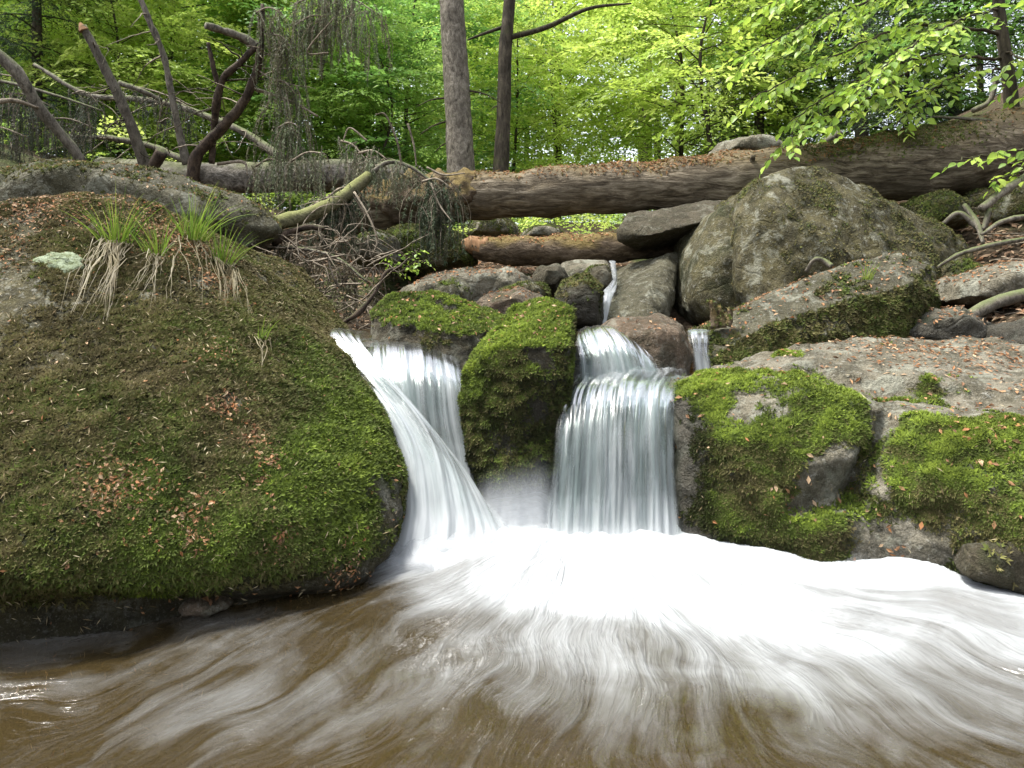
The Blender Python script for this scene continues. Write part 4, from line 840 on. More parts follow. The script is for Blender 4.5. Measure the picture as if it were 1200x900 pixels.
for k, (a, b, ns, l0, l1) in enumerate([((495, 213, 4.35), (530, 222, 4.3), 26, .2, .42), ((498, 250, 4.32), (522, 255, 4.3), 18, .15, .32), ((380, 235, 4.25), (418, 222, 4.3), 26, .2, .40), ((355, 250, 4.2), (390, 240, 4.2), 14, .12, .3), ((440, 195, 4.4), (490, 200, 4.4), 22, .08, .22), ((420, 180, 4.6), (455, 188, 4.5), 16, .08, .25)]):
    frond(hang, a, b, ns, l0, l1, 330 + k, ((.05, .075, .04), (.085, .105, .06), (.075, .075, .045)) if k < 4 else GR)
for q in ([(500, 196, 4.4), (520, 205, 4.38), (545, 203, 4.35)], [(470, 190, 4.4), (465, 165, 4.35), (452, 135, 4.3), (440, 134, 4.3)], [(505, 215, 4.3), (515, 240, 4.25), (530, 260, 4.2)], [(415, 225, 4.2), (430, 250, 4.15), (442, 280, 4.1), (436, 300, 4.1)], [(478, 145, 4.4), (485, 170, 4.4), (488, 195, 4.4)], [(385, 62, 5.3), (360, 60, 5.3), (392, 20, 5.2)], [(430, 165, 4.5), (410, 150, 4.5), (402, 165, 4.5)]):
    wood('bare_twig', q, [.007, .006, .004], TWIG, hang, seg=5, lump=0)
lft = empty('spruce_bough', tuple(P(40, 130, 5.8))); tag(lft, 'drooping grey-green spruce bough left of the leaning dead branch', 'branch')
attach(Tubes.build((lambda t: (t.add(pts([(-60, 90, 6.0), (0, 95, 5.9), (60, 110, 5.8), (120, 130, 5.8)]), .02, .008, seg=6, n=20), t)[1])(Tubes()), 'bough', BRANCH_GREY), lft)
for k, (a, b, ns, l0, l1) in enumerate([((-40, 95, 6.0), (20, 90, 5.9), 26, .25, .6), ((10, 110, 5.9), (60, 125, 5.8), 26, .2, .5), ((50, 140, 5.8), (110, 150, 5.8), 22, .15, .4), ((-30, 150, 5.8), (30, 160, 5.7), 20, .1, .35), ((85, 110, 6.0), (110, 115, 5.9), 12, .2, .5), ((150, 100, 6.4), (230, 130, 6.3), 20, .1, .4)]):
    frond(lft, a, b, ns, l0, l1, 360 + k, ((.07, .09, .06), (.11, .125, .085), (.09, .085, .06)))

# brushwood tangle between the boulders
r = np.random.default_rng(77); tw = Tubes()
for k in range(260):
    px = r.uniform(265, 445); py = r.uniform(275, 405); Yq = r.uniform(3.5, 4.5)
    if px < 300 + (py - 300) * .7: continue
    c = P(px, py, Yq); L = r.uniform(.12, .5); d = unit(r.normal(size=3) * np.array([1, .5, .9])); d2 = unit(d + r.normal(size=3) * .7)
    tw.add([c, c + d * L * .5, c + d * L * .5 + d2 * L * .5 - np.array([0, 0, .1 * L])], r.uniform(.002, .006), .0015, seg=4, n=8, wob=.003)
tag(tw.build('brushwood', TWIG), 'tangle of pale dead twigs piled between the boulders on the left', 'brushwood', kind='stuff')
br2 = empty('spruce_bough', tuple(P(350, 330, 4.0))); tag(br2, 'dry fallen spruce bough sagging into the brush pile', 'branch')
attach(Tubes.build((lambda t: (t.add(pts([(270, 300, 4.1), (330, 290, 4.0), (390, 300, 3.9), (430, 330, 3.8)]), .014, .006, seg=6, n=20), t)[1])(Tubes()), 'bough', BRANCH_GREY), br2)
for k, (a, b, ns, l0, l1) in enumerate([((300, 290, 4.0), (360, 290, 4.0), 24, .12, .35), ((350, 310, 3.9), (420, 315, 3.85), 22, .08, .3), ((330, 340, 3.8), (370, 345, 3.8), 18, .1, .22)]):
    frond(br2, a, b, ns, l0, l1, 380 + k, ((.10, .10, .055), (.16, .14, .09), (.12, .095, .06)))

# roots and sticks on the right bank
for q, r_, lab in [
 ([(1100, 395, 3.2), (1140, 368, 3.3), (1175, 352, 3.35), (1240, 338, 3.4)], [.012, .03, .032, .03], 'bare pale root running over the grey stones on the right bank'),
 ([(1150, 412, 3.1), (1180, 390, 3.15), (1230, 360, 3.2)], [.014, .02, .022], 'lower bare root below the pale one on the right bank'),
 ([(1130, 240, 4.4), (1145, 262, 4.3), (1152, 285, 4.2)], [.014, .018, .012], 'forked dry stick leaning at the edge of the dark hollow under the log'),
 ([(1105, 262, 4.4), (1125, 250, 4.35), (1150, 268, 4.3), (1160, 245, 4.3)], [.012, .016, .018, .014], 'crooked grey stick beside the forked dry stick'),
 ([(1150, 245, 4.3), (1180, 222, 4.35), (1230, 190, 4.4)], [.022, .026, .028], 'thick dark branch leaning under the low beech leaves'),
 ([(1150, 275, 4.2), (1180, 258, 4.2), (1240, 250, 4.2)], [.01, .016, .018], 'grey root crossing the leaf litter above the buff rock'),
 ([(1085, 322, 4.0), (1120, 300, 3.95), (1150, 290, 3.95), (1200, 280, 4.0)], [.006, .012, .014, .012], 'thin root curling behind the buff rock'),
 ([(945, 318, 3.5), (955, 304, 3.45), (965, 306, 3.45), (975, 312, 3.42)], [.008, .01, .012, .014], 'small weathered stick on the long slanting rock'),
 ([(953, 178, 6.0), (965, 168, 6.0), (985, 155, 6.0)], [.035, .035, .03], 'grey branch stub sticking up behind the fallen log'),
 ([(1140, 130, 5.6), (1160, 118, 5.6), (1168, 90, 5.6)], [.02, .022, .02], 'pale bent stick on the log beside the slender trunk'),
 ([(1080, 136, 5.2), (1120, 138, 5.1), (1160, 142, 5.1)], [.006, .012, .016], 'thin pale branch lying along the thick end of the log')]:
    wood('dead_branch', q, r_, BRANCH_GREY, label=lab, cat='branch', seg=8, lump=.008)
st = empty('rotten_stump', tuple(P(842, 388, 3.05))); tag(st, 'tiny rotten stump with mossy sprigs by the small trickle', 'stump')
t = Tubes()
for (a, b) in (((838, 385), (832, 352)), ((846, 384), (842, 358)), ((852, 382), (856, 362))): t.add(pts([(a[0], a[1], 3.05), ((a[0] + b[0]) / 2 + 1, (a[1] + b[1]) / 2, 3.05), (b[0], b[1], 3.05)]), .02, .008, seg=8, n=8, lump=.01, lscale=25)
attach(t.build('splinter', BARK_BROWN), st)
SV2, SN2, ST2 = mesh_arrays(st.children[0].data); p, n, vi = scatter(SV2, SN2, ST2, sstep(-.2, .5, SN2[:, 2]), 9000, 97)
A, Fm, c4 = moss_mesh(p, n, np.full(len(p), .4), .011, 4, 98); attach(tag(obj_np('moss', A, Fm, MOSS, attrs={'col': c4}), kind='stuff'), st)

# ------------------------------------------------------------------ grass tufts
def blades(c, n, L0, L1, wid, up, spread, droop, cols, seed, rad=.03, nrm=None):
    r = np.random.default_rng(seed); V = []; F = []; C = []; k0 = 0
    for k in range(n):
        a = r.uniform(0, 2 * np.pi); d = np.array([np.cos(a), np.sin(a) * .7, 0]) * spread * r.random() + (nrm * .3 if nrm is not None else 0)
        L = r.uniform(L0, L1); p0 = c + np.array([np.cos(a), np.sin(a), 0]) * rad * r.random(); v = unit(d + np.array([0, 0, up])); sdv = unit(np.cross(v, r.normal(size=3)))
        col = np.array(cols[r.integers(0, len(cols))]) * r.uniform(.75, 1.25); m = 7
        pp = p0.copy(); vv = v.copy()
        for s in range(m):
            f = s / (m - 1); wq = wid * (1 - f ** 1.6) * .5 + .0002
            V += [pp - sdv * wq, pp + sdv * wq]; C += [[*col, 1]] * 2
            if s: F.append([k0 + 2 * s - 2, k0 + 2 * s - 1, k0 + 2 * s + 1, k0 + 2 * s])
            vv = unit(vv + np.array([0, 0, -droop]) * (.5 + r.random() * .6)); pp = pp + vv * L / (m - 1)
        k0 += 2 * m
    return np.array(V), np.array(F), np.array(C)
GC = [(.15, .25, .03), (.20, .30, .04), (.11, .19, .03), (.26, .32, .06)]; DC = [(.26, .22, .13), (.34, .30, .19), (.19, .155, .085)]
for k, (px, py, ng, nd, sz, lab) in enumerate([(135, 285, 46, 60, 1.0, 'grass tuft with a long beard of dry blades on the huge mossy boulder'), (185, 300, 26, 22, .8, 'thin sparse grass tuft beside the bearded one on the huge boulder'), (228, 282, 60, 16, 1.05, 'tall soft grass clump on the shoulder of the huge boulder'), (262, 310, 34, 46, .8, 'grass clump with pale dry blades sliding down the boulder edge'), (305, 398, 10, 10, .42, 'tiny grass sprig on the mossy slope above the chute'), (1016, 328, 14, 0, .5, 'small bright grass sprig on the long slanting rock')]):
    c, nr = hit(px, py)
    if c is None: continue
    g_ = empty('grass_tuft', tuple(c)); tag(g_, lab, 'grass')
    V, F, C = blades(np.zeros(3), int(ng * 1.5), .06 * sz, .24 * sz, .0038, 1.0, .75, .2, GC, 400 + k, .05 * sz, nr)
    o = tag(obj_np('green_blades', V, F, GRASS, g_, attrs={'col': C}), kind='stuff')
    if nd:
        q = np.random.default_rng(430 + k); V = []; F = []; C = []; k0 = 0
        for b in range(int(nd * .8)):
            L = q.uniform(.12, .48) * sz; la = q.normal() * .09; pp = c + np.array([q.normal() * .03, -.01 + q.normal() * .01, .01]) * sz; wd = q.uniform(.0008, .0017); col = np.array(DC[q.integers(0, 3)]) * q.uniform(.7, 1.1); off = q.uniform(.008, .04)
            for m_ in range(9):
                f = m_ / 8; lc, ln, _, _ = BVH.find_nearest(Vector(pp)); ln = np.array(ln); lc = np.array(lc)
                if ln[1] > 0: ln = -ln
                dn = np.array([0, -.25, -1.]); dn = unit(dn - ln * dn.dot(ln)); lat = unit(np.cross(ln, dn)); g3 = lc + ln * (off * (.4 + math.sin(math.pi * f))) ; wq = wd * (1 - f ** 2) + .0003
                V += [g3 - lat * wq - c, g3 + lat * wq - c]; C += [[*col, 1]] * 2
                if m_: F.append([k0 + 2 * m_ - 2, k0 + 2 * m_ - 1, k0 + 2 * m_ + 1, k0 + 2 * m_])
                pp = lc + (dn + lat * (la + q.normal() * .015)) * L / 8
            k0 += 18
        tag(obj_np('dry_blades', np.array(V), np.array(F), GRASS, g_, attrs={'col': np.array(C)}), kind='stuff')

# pale lichen rosette on the huge boulder, moulded to the stone
c, nr = hit(74, 306)
if c is not None:
    q = np.random.default_rng(460); e1 = unit(np.cross(nr, [0, 0, 1.])); e2 = np.cross(nr, e1); V = []; F = []
    for ri in range(6):
        for k in range(28):
            a = k / 28 * 2 * np.pi; rad = ri / 5 * (.075 + .010 * math.sin(3 * a + 1) + .008 * math.sin(7 * a) + .004 * q.normal()); lc, ln, _, _ = BVH.find_nearest(Vector(c + e1 * math.cos(a) * rad + e2 * math.sin(a) * rad * .7)); V.append(np.array(lc) + np.array(ln) * (.010 if ri < 5 else .002) + q.normal(size=3) * .0012)
    for ri in range(5):
        for k in range(28): F.append([ri * 28 + k, ri * 28 + (k + 1) % 28, ri * 28 + 28 + (k + 1) % 28, ri * 28 + 28 + k])
    ml = M('lichen'); pq = ml.objc(); ml.shader(ml.princ(ml.ramp(ml.noise(pq, 60, 5, .7), [(.35, (.11, .13, .06)), (.6, (.24, .28, .19))]), .9, ml.bump(ml.noise(pq, 90, 4, .7), .8, .01), .1))
    tag(obj_np('lichen', np.array(V), np.array(F), ml.m, None, True), 'pale green lichen rosette on the huge mossy boulder, below the grass', 'lichen')

# ------------------------------------------------------------------ trees
def leaf_quads(base, d, nrm, L, Wd, fold=.18):
    """kite leaves folded on the midrib: base (n,3), direction d, face normal nrm"""
    s = unit(np.cross(d, nrm)); a = base; c = base + d * L; m = base + d * (L * .42)
    b = m + s * Wd * .5 + nrm * (Wd * fold); e = m - s * Wd * .5 + nrm * (Wd * fold)
    return np.stack([a, b, c, a, c, e], 1)
def spray(seed, nleaf=70, L=.105, needle=False):
    r = np.random.default_rng(seed); Bs = []; Ds = []
    for k in range(11):
        x = .08 + .9 * k / 10; s = 1 if k % 2 else -1; ang = s * r.uniform(.6, 1.0); ln = .46 * (1 - .55 * x) + .06
        d0 = np.array([np.cos(ang), np.sin(ang), -.12]); m = max(2, int(ln / (.058 if not needle else .034)))
        for q in range(m):
            t = (q + .7) / m * ln; b = np.array([x, 0, -.22 * x * x]) + d0 * t + np.array([0, 0, -.25 * t * t]); la = ang + r.choice([-1, 1]) * r.uniform(.4, 1.0)
            Bs.append(b + r.normal(size=3) * .012); Ds.append([np.cos(la), np.sin(la), r.normal() * .25 - .15])
    Bs = np.array(Bs); Ds = unit(np.array(Ds)); n = len(Bs)
    nm = unit(np.array([0, 0, 1.0]) + r.normal(size=(n, 3)) * .33); nm = unit(nm - (nm * Ds).sum(1, keepdims=True) * Ds)
    Lq = L * (.6 + .6 * r.random((n, 1)))
    return leaf_quads(Bs, Ds, nm, Lq, Lq * (.62 if not needle else .26))
SPR = [spray(500 + k) for k in range(6)]
SPN = [spray(520 + k, L=.10, needle=True) for k in range(4)]
def rotm(yaw, pitch, roll):
    cy_, sy_, cp, sp, cr, sr = np.cos(yaw), np.sin(yaw), np.cos(pitch), np.sin(pitch), np.cos(roll), np.sin(roll)
    z = np.zeros_like(yaw); o = z + 1
    Rz = np.stack([np.stack([cy_, -sy_, z], -1), np.stack([sy_, cy_, z], -1), np.stack([z, z, o], -1)], 1)
    Ry = np.stack([np.stack([cp, z, -sp], -1), np.stack([z, o, z], -1), np.stack([sp, z, cp], -1)], 1)
    Rx = np.stack([np.stack([o, z, z], -1), np.stack([z, cr, -sr], -1), np.stack([z, sr, cr], -1)], 1)
    return Rz @ Ry @ Rx
def make_tree(name, seed, Ht, r0, z0, z1, nl, reach, nspray, cols, bark, sprs, droop=0.0, lean=.3, size=(.75, 1.25), shape='oval', mat=None):
    r = np.random.default_rng(seed); root = empty(name); t = Tubes()
    tp = np.array([[0, 0, -.4], [r.normal() * .05, r.normal() * .05, Ht * .25], [r.normal() * lean, r.normal() * lean, Ht * .6], [r.normal() * lean * 1.5, r.normal() * lean * 1.5, Ht]])
    c = t.add(tp, 0, radii=[r0 * 1.25, r0 * .95, r0 * .6, r0 * .12], seg=10, n=30, lump=r0 * .12, lscale=4)
    pos = []; yaw = []; pit = []; sc = []
    for k in range(nl):
        f = (k + r.random()) / nl; z = z0 + (z1 - z0) * f; i_ = np.argmin(np.abs(c[:, 2] - z)); st_ = c[i_]
        a = k * 2.4 + r.normal() * .4; prof = (np.sin(np.pi * (.18 + .8 * f)) ** .7) if shape == 'oval' else (1.02 - f)
        L = reach * prof * r.uniform(.75, 1.15) + .25; rise = r.uniform(.05, .45) - droop
        d = np.array([np.cos(a), np.sin(a), rise]); e = st_ + d * L + np.array([0, 0, -.12 * L * L * (.4 + droop)]); m = st_ + d * L * .5
        t.add([st_, m, e], max(.012, r0 * .28 * prof), .004, seg=5, n=8, cap=False)
        for q in range(nspray):
            u = .22 + .78 * (q + r.random()) / nspray; pp = st_ * (1 - u) ** 2 + 2 * m * u * (1 - u) + e * u * u
            pos.append(pp + r.normal(size=3) * np.array([.12, .12, .10])); yaw.append(a + (1 if q % 2 else -1) * r.uniform(.2, 1.1)); pit.append(r.normal() * .22 - .1 - droop * .8); sc.append(r.uniform(*size))
    pos = np.array(pos); R_ = rotm(np.array(yaw), np.array(pit), r.normal(size=len(pos)) * .3); sc = np.array(sc)
    Vs = []; Cs = []; cols = np.array(cols)
    for k in range(len(pos)):
        s = sprs[k % len(sprs)]; Vs.append((s.reshape(-1, 3) * sc[k]) @ R_[k].T + pos[k])
        ci = cols[r.integers(0, len(cols))] * r.uniform(.8, 1.2); n = len(s); cc = ci * (.8 + .4 * r.random((n, 1))); Cs.append(np.repeat(np.concatenate([cc, np.ones((n, 1))], 1), 6, 0))
    V = np.vstack(Vs)
    t.build('trunk', bark, root)
    o = tag(obj_np('crown', V, np.arange(len(V)).reshape(-1, 3), mat or BEECH, root, attrs={'col': np.vstack(Cs)}), kind='stuff')
    return root
def put(root, x, y, s=1.0, rz=0.0, label=None, cat='tree', group=None, first=False, sz=None):
    if first: o = root
    else:
        o = root.copy(); COL.objects.link(o)
        for ch in list(root.children):
            c = ch.copy(); COL.objects.link(c); c.parent = o
    z = float(H(np.array([x]), np.array([y]))[0]); o.location = (x, y, z); o.rotation_euler = (0, 0, rz); o.scale = (s, s, sz or s)
    tag(o, label, cat, group); return o
YG = [(.46, .58, .11), (.40, .54, .10), (.50, .60, .14)]
MG = [(.33, .50, .10), (.28, .45, .09), (.38, .53, .12)]
DG = [(.22, .38, .08), (.18, .34, .08), (.27, .42, .09)]
tA = make_tree('beech_tree', 601, 5.6, .05, .3, 5.4, 36, 2.1, 7, YG, BARK_DARK, SPR)
tB = make_tree('beech_tree', 602, 6, .05, .3, 5.8, 36, 2.1, 7, MG, BARK_DARK, SPR)
tC = make_tree('beech_tree', 603, 5.4, .05, .3, 5.2, 36, 2.0, 7, DG, BARK_DARK, SPR)
tS = make_tree('spruce_tree', 604, 13, .16, .8, 12.5, 60, 2.3, 9, [(.035, .06, .03), (.05, .075, .04), (.03, .05, .028)], BARK_DARK, SPN, droop=.35, shape='cone', mat=NEEDLE)
tD = make_tree('beech_tree', 605, 11.5, .09, .5, 11.2, 60, 3.0, 8, YG, BARK_DARK, SPR, size=(.8, 1.3))
tE = make_tree('beech_tree', 606, 12, .09, .5, 11.6, 60, 3.0, 8, MG, BARK_DARK, SPR, size=(.8, 1.3))
used = set()
def plant(kind, px, Y, s=1.0, lab=None, grp=None, sz=None):
    base = {'A': tA, 'B': tB, 'C': tC, 'S': tS, 'D': tD, 'E': tE}[kind]
    L0 = {'A': 'yellow-green leafy beech in the wood beyond the fallen log', 'B': 'mid-green leafy beech in the wood beyond the fallen log', 'C': 'deep green leafy beech in the wood beyond the fallen log', 'S': 'dark drooping spruce in the wood beyond the fallen log'}
    G0 = {'A': 'yellow-green beeches beyond the log', 'B': 'mid-green beeches beyond the log', 'C': 'deep green beeches beyond the log', 'S': 'dark spruces beyond the log'}
    put(base, (px - CXP) / FPX * Y, Y, s, rng.uniform(0, 6.28), lab or L0[kind], 'tree', grp or G0[kind], first=kind not in used, sz=sz); used.add(kind)
FOREST = [('B', 40, 9.5, .75), ('A', 190, 10.0, .75), ('B', 120, 13, 1), ('A', 20, 14, 1.05), ('A', 260, 12.5, .95), ('C', 385, 11.0, .8), ('C', 475, 12.5, .85), ('B', 340, 14, 1), ('A', 90, 11, .7), ('B', -60, 12, .9), ('B', 330, 10.5, .55), ('B', 440, 10.5, .5),
    ('D', 230, 18, .75), ('E', 100, 19, .8), ('D', 10, 19, .8), ('E', 555, 18, .75), ('A', 655, 15.5, 1.05), ('A', 600, 13.5, .7), ('D', 655, 21, .8), ('E', 490, 19, .8), ('D', 400, 22, .9), ('A', 835, 13.5, 1.0), ('A', 800, 16, 1.1), ('D', 860, 19, .9),
    ('E', 615, 27, 1.1), ('E', 825, 32, 1.2), ('D', 560, 34, 1.3), ('E', 450, 34, 1.3), ('D', 850, 32, 1.3), ('D', 300, 28, 1.2), ('E', 180, 27, 1.2), ('D', 50, 28, 1.2),
    ('S', 893, 14.5, .6), ('B', 975, 15, 1.1), ('C', 1060, 13, .9), ('E', 1150, 18, .8), ('D', 940, 24, 1.1), ('C', 1230, 12, 1), ('S', 1010, 12.5, .6), ('S', 1120, 13.5, .6), ('S', 40, 8.2, .36), ('A', 140, 9.0, .5), ('A', 300, 11.5, .7)]
ZONES = [(80, 'behind the leaning grey dead branch'), (220, 'behind the broken upright branch'), (365, 'behind the hanging grey spruce twigs'), (515, 'left of the tall grey-brown conifer trunk'), (640, 'around the slender dark tree with the side limb'), (740, 'left of the bright gap of sky'), (860, 'right of the bright gap of sky'), (1000, 'behind the tips of the sapling boughs'), (2000, 'behind the sapling trunk on the right slope')]
KN = {'A': 'yellow-green leafy beech', 'B': 'mid-green leafy beech', 'C': 'deep green leafy beech', 'S': 'dark drooping spruce', 'D': 'tall yellow-green beech', 'E': 'tall mid-green beech'}
zone = lambda px: next(z for l, z in ZONES if px < l)
for kind, px, Y, s in FOREST:
    same = sorted(q[2] for q in FOREST if q[0] == kind and zone(q[1]) == zone(px)); rk = same.index(Y)
    plant(kind, px, Y, s, KN[kind] + ' ' + zone(px) + ('' if len(same) == 1 else [', front one', ', second one back', ', third one back', ', last one back'][rk]), {'S': 'spruces in the wood'}.get(kind, 'beeches in the wood'))

def bare_trunk(name, plist, radii, mat, lab, stubs=6, seed=0, limbs=()):
    q = pts(plist); root = empty(name, tuple(q[0])); tag(root, lab, 'tree'); t = Tubes(); c = t.add(q, 0, radii=radii, seg=24, n=70, lump=radii[0] * .09, lscale=5)
    attach(t.build('trunk', mat), root); r = np.random.default_rng(seed)
    for k in range(stubs):
        p0 = c[r.integers(8, 40)]; a = r.uniform(0, 6.28); d = np.array([np.cos(a), np.sin(a) * .6, r.uniform(-.3, .3)]); L = r.uniform(.15, .6)
        t = Tubes(); t.add([p0, p0 + d * L * .6, p0 + d * L + np.array([0, 0, -.08])], .016, .004, seg=5, n=6); attach(t.build('branch', BRANCH_DARK), root)
    for l in limbs:
        t = Tubes(); t.add(pts(l[0]), 0, radii=l[1], seg=8, n=24); attach(t.build('branch', mat), root)
    return root
bare_trunk('spruce_tree', [(541, 215, 8.8), (538, 150, 8.8), (534, 80, 8.8), (529, 0, 8.8), (522, -120, 8.9), (518, -260, 9)], [.18, .16, .155, .145, .13, .12], BARK_SPRUCE, 'tall grey-brown conifer trunk rising behind the log', 5, 1)
bare_trunk('beech_tree', [(586, 215, 10.2), (590, 140, 10.2), (592, 60, 10.2), (597, 0, 10.2), (602, -120, 10.2), (600, -240, 10.2)], [.12, .10, .095, .085, .08, .06], BARK_DARK, 'slender dark tree with a long side limb behind the log', 3, 2,
           [([(593, 45, 10.2), (640, 32, 10.1), (690, 10, 10), (740, 4, 9.9)], [.045, .04, .028, .012]), ([(594, 30, 10.2), (560, 42, 10.2), (545, 48, 10.2)], [.03, .02, .01])])
for px, Y, r_, lab in [(752, 24, .10, 'thinnest of the dark trunks standing in the bright gap'), (760, 23, .13, 'thickest of the dark trunks standing in the bright gap'), (771, 26, .12, 'dark trunk leaning over in the bright gap'), (796, 25, .13, 'short-looking dark trunk at the side of the bright gap'), (654, 18, .10, 'dark trunk half hidden in yellow leaves'), (428, 13, .17, 'brown trunk veiled by deep green leaves'), (449, 14.5, .13, 'darker straight trunk beside the veiled brown one'), (330, 15, .14, 'dim trunk behind the hanging spruce twigs')]:
    bare_trunk('woodland_tree', [(px, 215, Y), (px - 1, 120, Y), (px + (8 if 'leaning' in lab else 1), 30, Y), (px + (14 if 'leaning' in lab else 2), -150, Y)], [r_ * 1.15, r_, r_ * .9, r_ * .7], BARK_DARK, lab, 4, int(px))

# ------------------------------------------------------------------ slender beech sapling on the right, leaf by leaf
def leaf_mesh(seed, cols):
    r = np.random.default_rng(seed); n = 6; V = []; C = []
    for k in range(n + 1):
        f = k / n; wq = .31 * math.sin(math.pi * min(1, f * .96 + .02) ** .85); z = -.18 * f * f
        V += [(f, -wq, z + wq * .28), (f, 0, z), (f, wq, z + wq * .28)]
    F = []
    for k in range(n):
        a = 3 * k; F += [(a, a + 3, a + 4, a + 1), (a + 1, a + 4, a + 5, a + 2)]
    col = np.array(cols) * r.uniform(.85, 1.15)
    return mesh_np('leaf', np.array(V), np.array(F), BEECH, True, {'col': np.tile([*col, 1], (len(V), 1))})
LM = [leaf_mesh(700 + k, c) for k, c in enumerate([(.30, .45, .06), (.36, .50, .07), (.25, .40, .055), (.42, .54, .09), (.22, .36, .06)])]
def leafy(root, boughs, seed, twl=(.2, .5), step=.06, lstep=.045, LS=(.05, .085), maxparts=300, mat=BRANCH_DARK):
    r = np.random.default_rng(seed); Ls = []
    for q, rad in boughs:
        t = Tubes(); c = t.add(pts(q), rad, .004, seg=6, n=40, wob=.006)
        seglen = np.linalg.norm(np.diff(c, axis=0), axis=1).sum(); m = int(seglen / step)
        for k in range(m):
            u = .18 + .82 * (k + r.random()) / m; i_ = min(38, int(u * 39)); b = c[i_]; tg = unit(c[i_ + 1] - c[i_]); sd_ = unit(np.cross(tg, [0, 0, 1])) * (1 if k % 2 else -1)
            L = r.uniform(*twl) * (1.1 - .5 * u); d = unit(tg * .8 + sd_ * r.uniform(.4, 1.0) + np.array([0, 0, r.uniform(-.35, .15)])); e = b + d * L + np.array([0, 0, -.25 * L]); mm = b + d * L * .55
            t.add([b, mm, e], .0028, .0012, seg=3, n=5, cap=False)
            for s in range(int(L / lstep) + 1):
                v = (s + .6) / (int(L / lstep) + 1); pp = b * (1 - v) ** 2 + 2 * mm * v * (1 - v) + e * v * v
                dd = unit(d + unit(np.cross(d, [0, 0, 1])) * (1 if s % 2 else -1) * r.uniform(.5, 1.2) + np.array([0, 0, r.uniform(-.7, 0.1)])); nm = unit(np.array([0, 0, 1.]) + r.normal(size=3) * .4); nm = unit(nm - nm.dot(dd) * dd)
                Ls.append((pp, dd, nm, r.uniform(*LS)))
        attach(t.build('branch', mat), root)
    order = r.permutation(len(Ls)); from mathutils import Matrix
    Vr = []; Cr = []; inv = root.matrix_world.inverted()
    for k, ix in enumerate(order):
        pp, dd, nm, s = Ls[ix]; sdv = np.cross(nm, dd)
        if k < maxparts:
            o = bpy.data.objects.new('leaf', LM[k % 5]); COL.objects.link(o); o.parent = root
            Mx = Matrix(((*[dd[0] * s, sdv[0] * s, nm[0] * s], pp[0]), (*[dd[1] * s, sdv[1] * s, nm[1] * s], pp[1]), (*[dd[2] * s, sdv[2] * s, nm[2] * s], pp[2]), (0, 0, 0, 1)))
            o.matrix_local = inv @ Mx
        else:
            me = LM[k % 5]; vv = np.array([v.co[:] for v in me.vertices]); Vr.append(pp + s * (vv[:, :1] * dd + vv[:, 1:2] * sdv + vv[:, 2:] * nm)); Cr.append(np.tile(list(me.attributes['col'].data[0].color), (len(vv), 1)))
    if Vr:
        F0 = np.array([p_.vertices[:] for p_ in LM[0].polygons]); nvv = len(LM[0].vertices)
        F = np.vstack([F0 + nvv * k for k in range(len(Vr))])
        o = obj_np('foliage', np.vstack(Vr), F, BEECH, None, True, {'col': np.vstack(Cr)}); attach(tag(o, kind='stuff'), root)
sap = empty('beech_sapling', tuple(P(1192, 200, 5.5))); tag(sap, 'slender beech leaning over the log with bright layered leaves', 'sapling'); bpy.context.view_layer.update()
t = Tubes(); t.add(pts([(1200, 215, 5.55), (1190, 160, 5.5), (1182, 90, 5.5), (1172, 20, 5.5), (1166, -60, 5.5), (1150, -200, 5.5)]), 0, radii=[.06, .052, .046, .042, .036, .02], seg=14, n=50, lump=.008)
attach(t.build('trunk', BARK_DARK), sap)
leafy(sap, [([(1172, -10, 5.5), (1060, -6, 5.3), (960, 22, 5.1), (872, 66, 4.9)], .014), ([(1174, 40, 5.5), (1070, 30, 5.3), (970, 70, 5.1), (880, 116, 4.9)], .014), ([(1178, 70, 5.5), (1090, 66, 5.3), (1000, 96, 5.1), (925, 142, 4.9)], .013), ([(1080, 75, 5.2), (1010, 118, 5.0), (920, 166, 4.8)], .010),
            ([(1178, 80, 5.5), (1110, 95, 5.3), (1050, 145, 5.1)], .010), ([(1168, -40, 5.5), (1080, -50, 5.3), (980, -30, 5.1), (900, 6, 4.9)], .013), ([(1172, 10, 5.5), (1120, 25, 5.0), (1060, 60, 4.7), (1000, 110, 4.6)], .010), ([(1170, -20, 5.5), (1220, 0, 5.2), (1260, 40, 5.0)], .010), ([(1176, 60, 5.5), (1210, 75, 5.2), (1250, 100, 5.1)], .008)], 801)
low_ = empty('beech_branch', tuple(P(1230, 200, 4.5))); tag(low_, 'low leafy beech spray reaching over the dark hollow on the right bank', 'branch'); bpy.context.view_layer.update()
leafy(low_, [([(1290, 160, 4.5), (1240, 170, 4.45), (1180, 178, 4.4), (1115, 190, 4.35)], .009), ([(1250, 180, 4.5), (1200, 200, 4.4), (1160, 212, 4.35)], .006)], 802, (.12, .25), .09, .05, (.05, .08))
sm = empty('beech_seedling', tuple(P(470, 325, 4.0))); tag(sm, 'little pale-leaved seedling growing at the edge of the brush pile', 'seedling'); bpy.context.view_layer.update()
leafy(sm, [([(462, 330, 4.0), (460, 310, 4.0), (452, 298, 3.95)], .004), ([(468, 328, 4.0), (475, 305, 4.0), (490, 292, 3.95)], .004), ([(465, 325, 4.0), (480, 310, 3.95), (500, 306, 3.9)], .004)], 803, (.05, .10), .04, .025, (.018, .03))

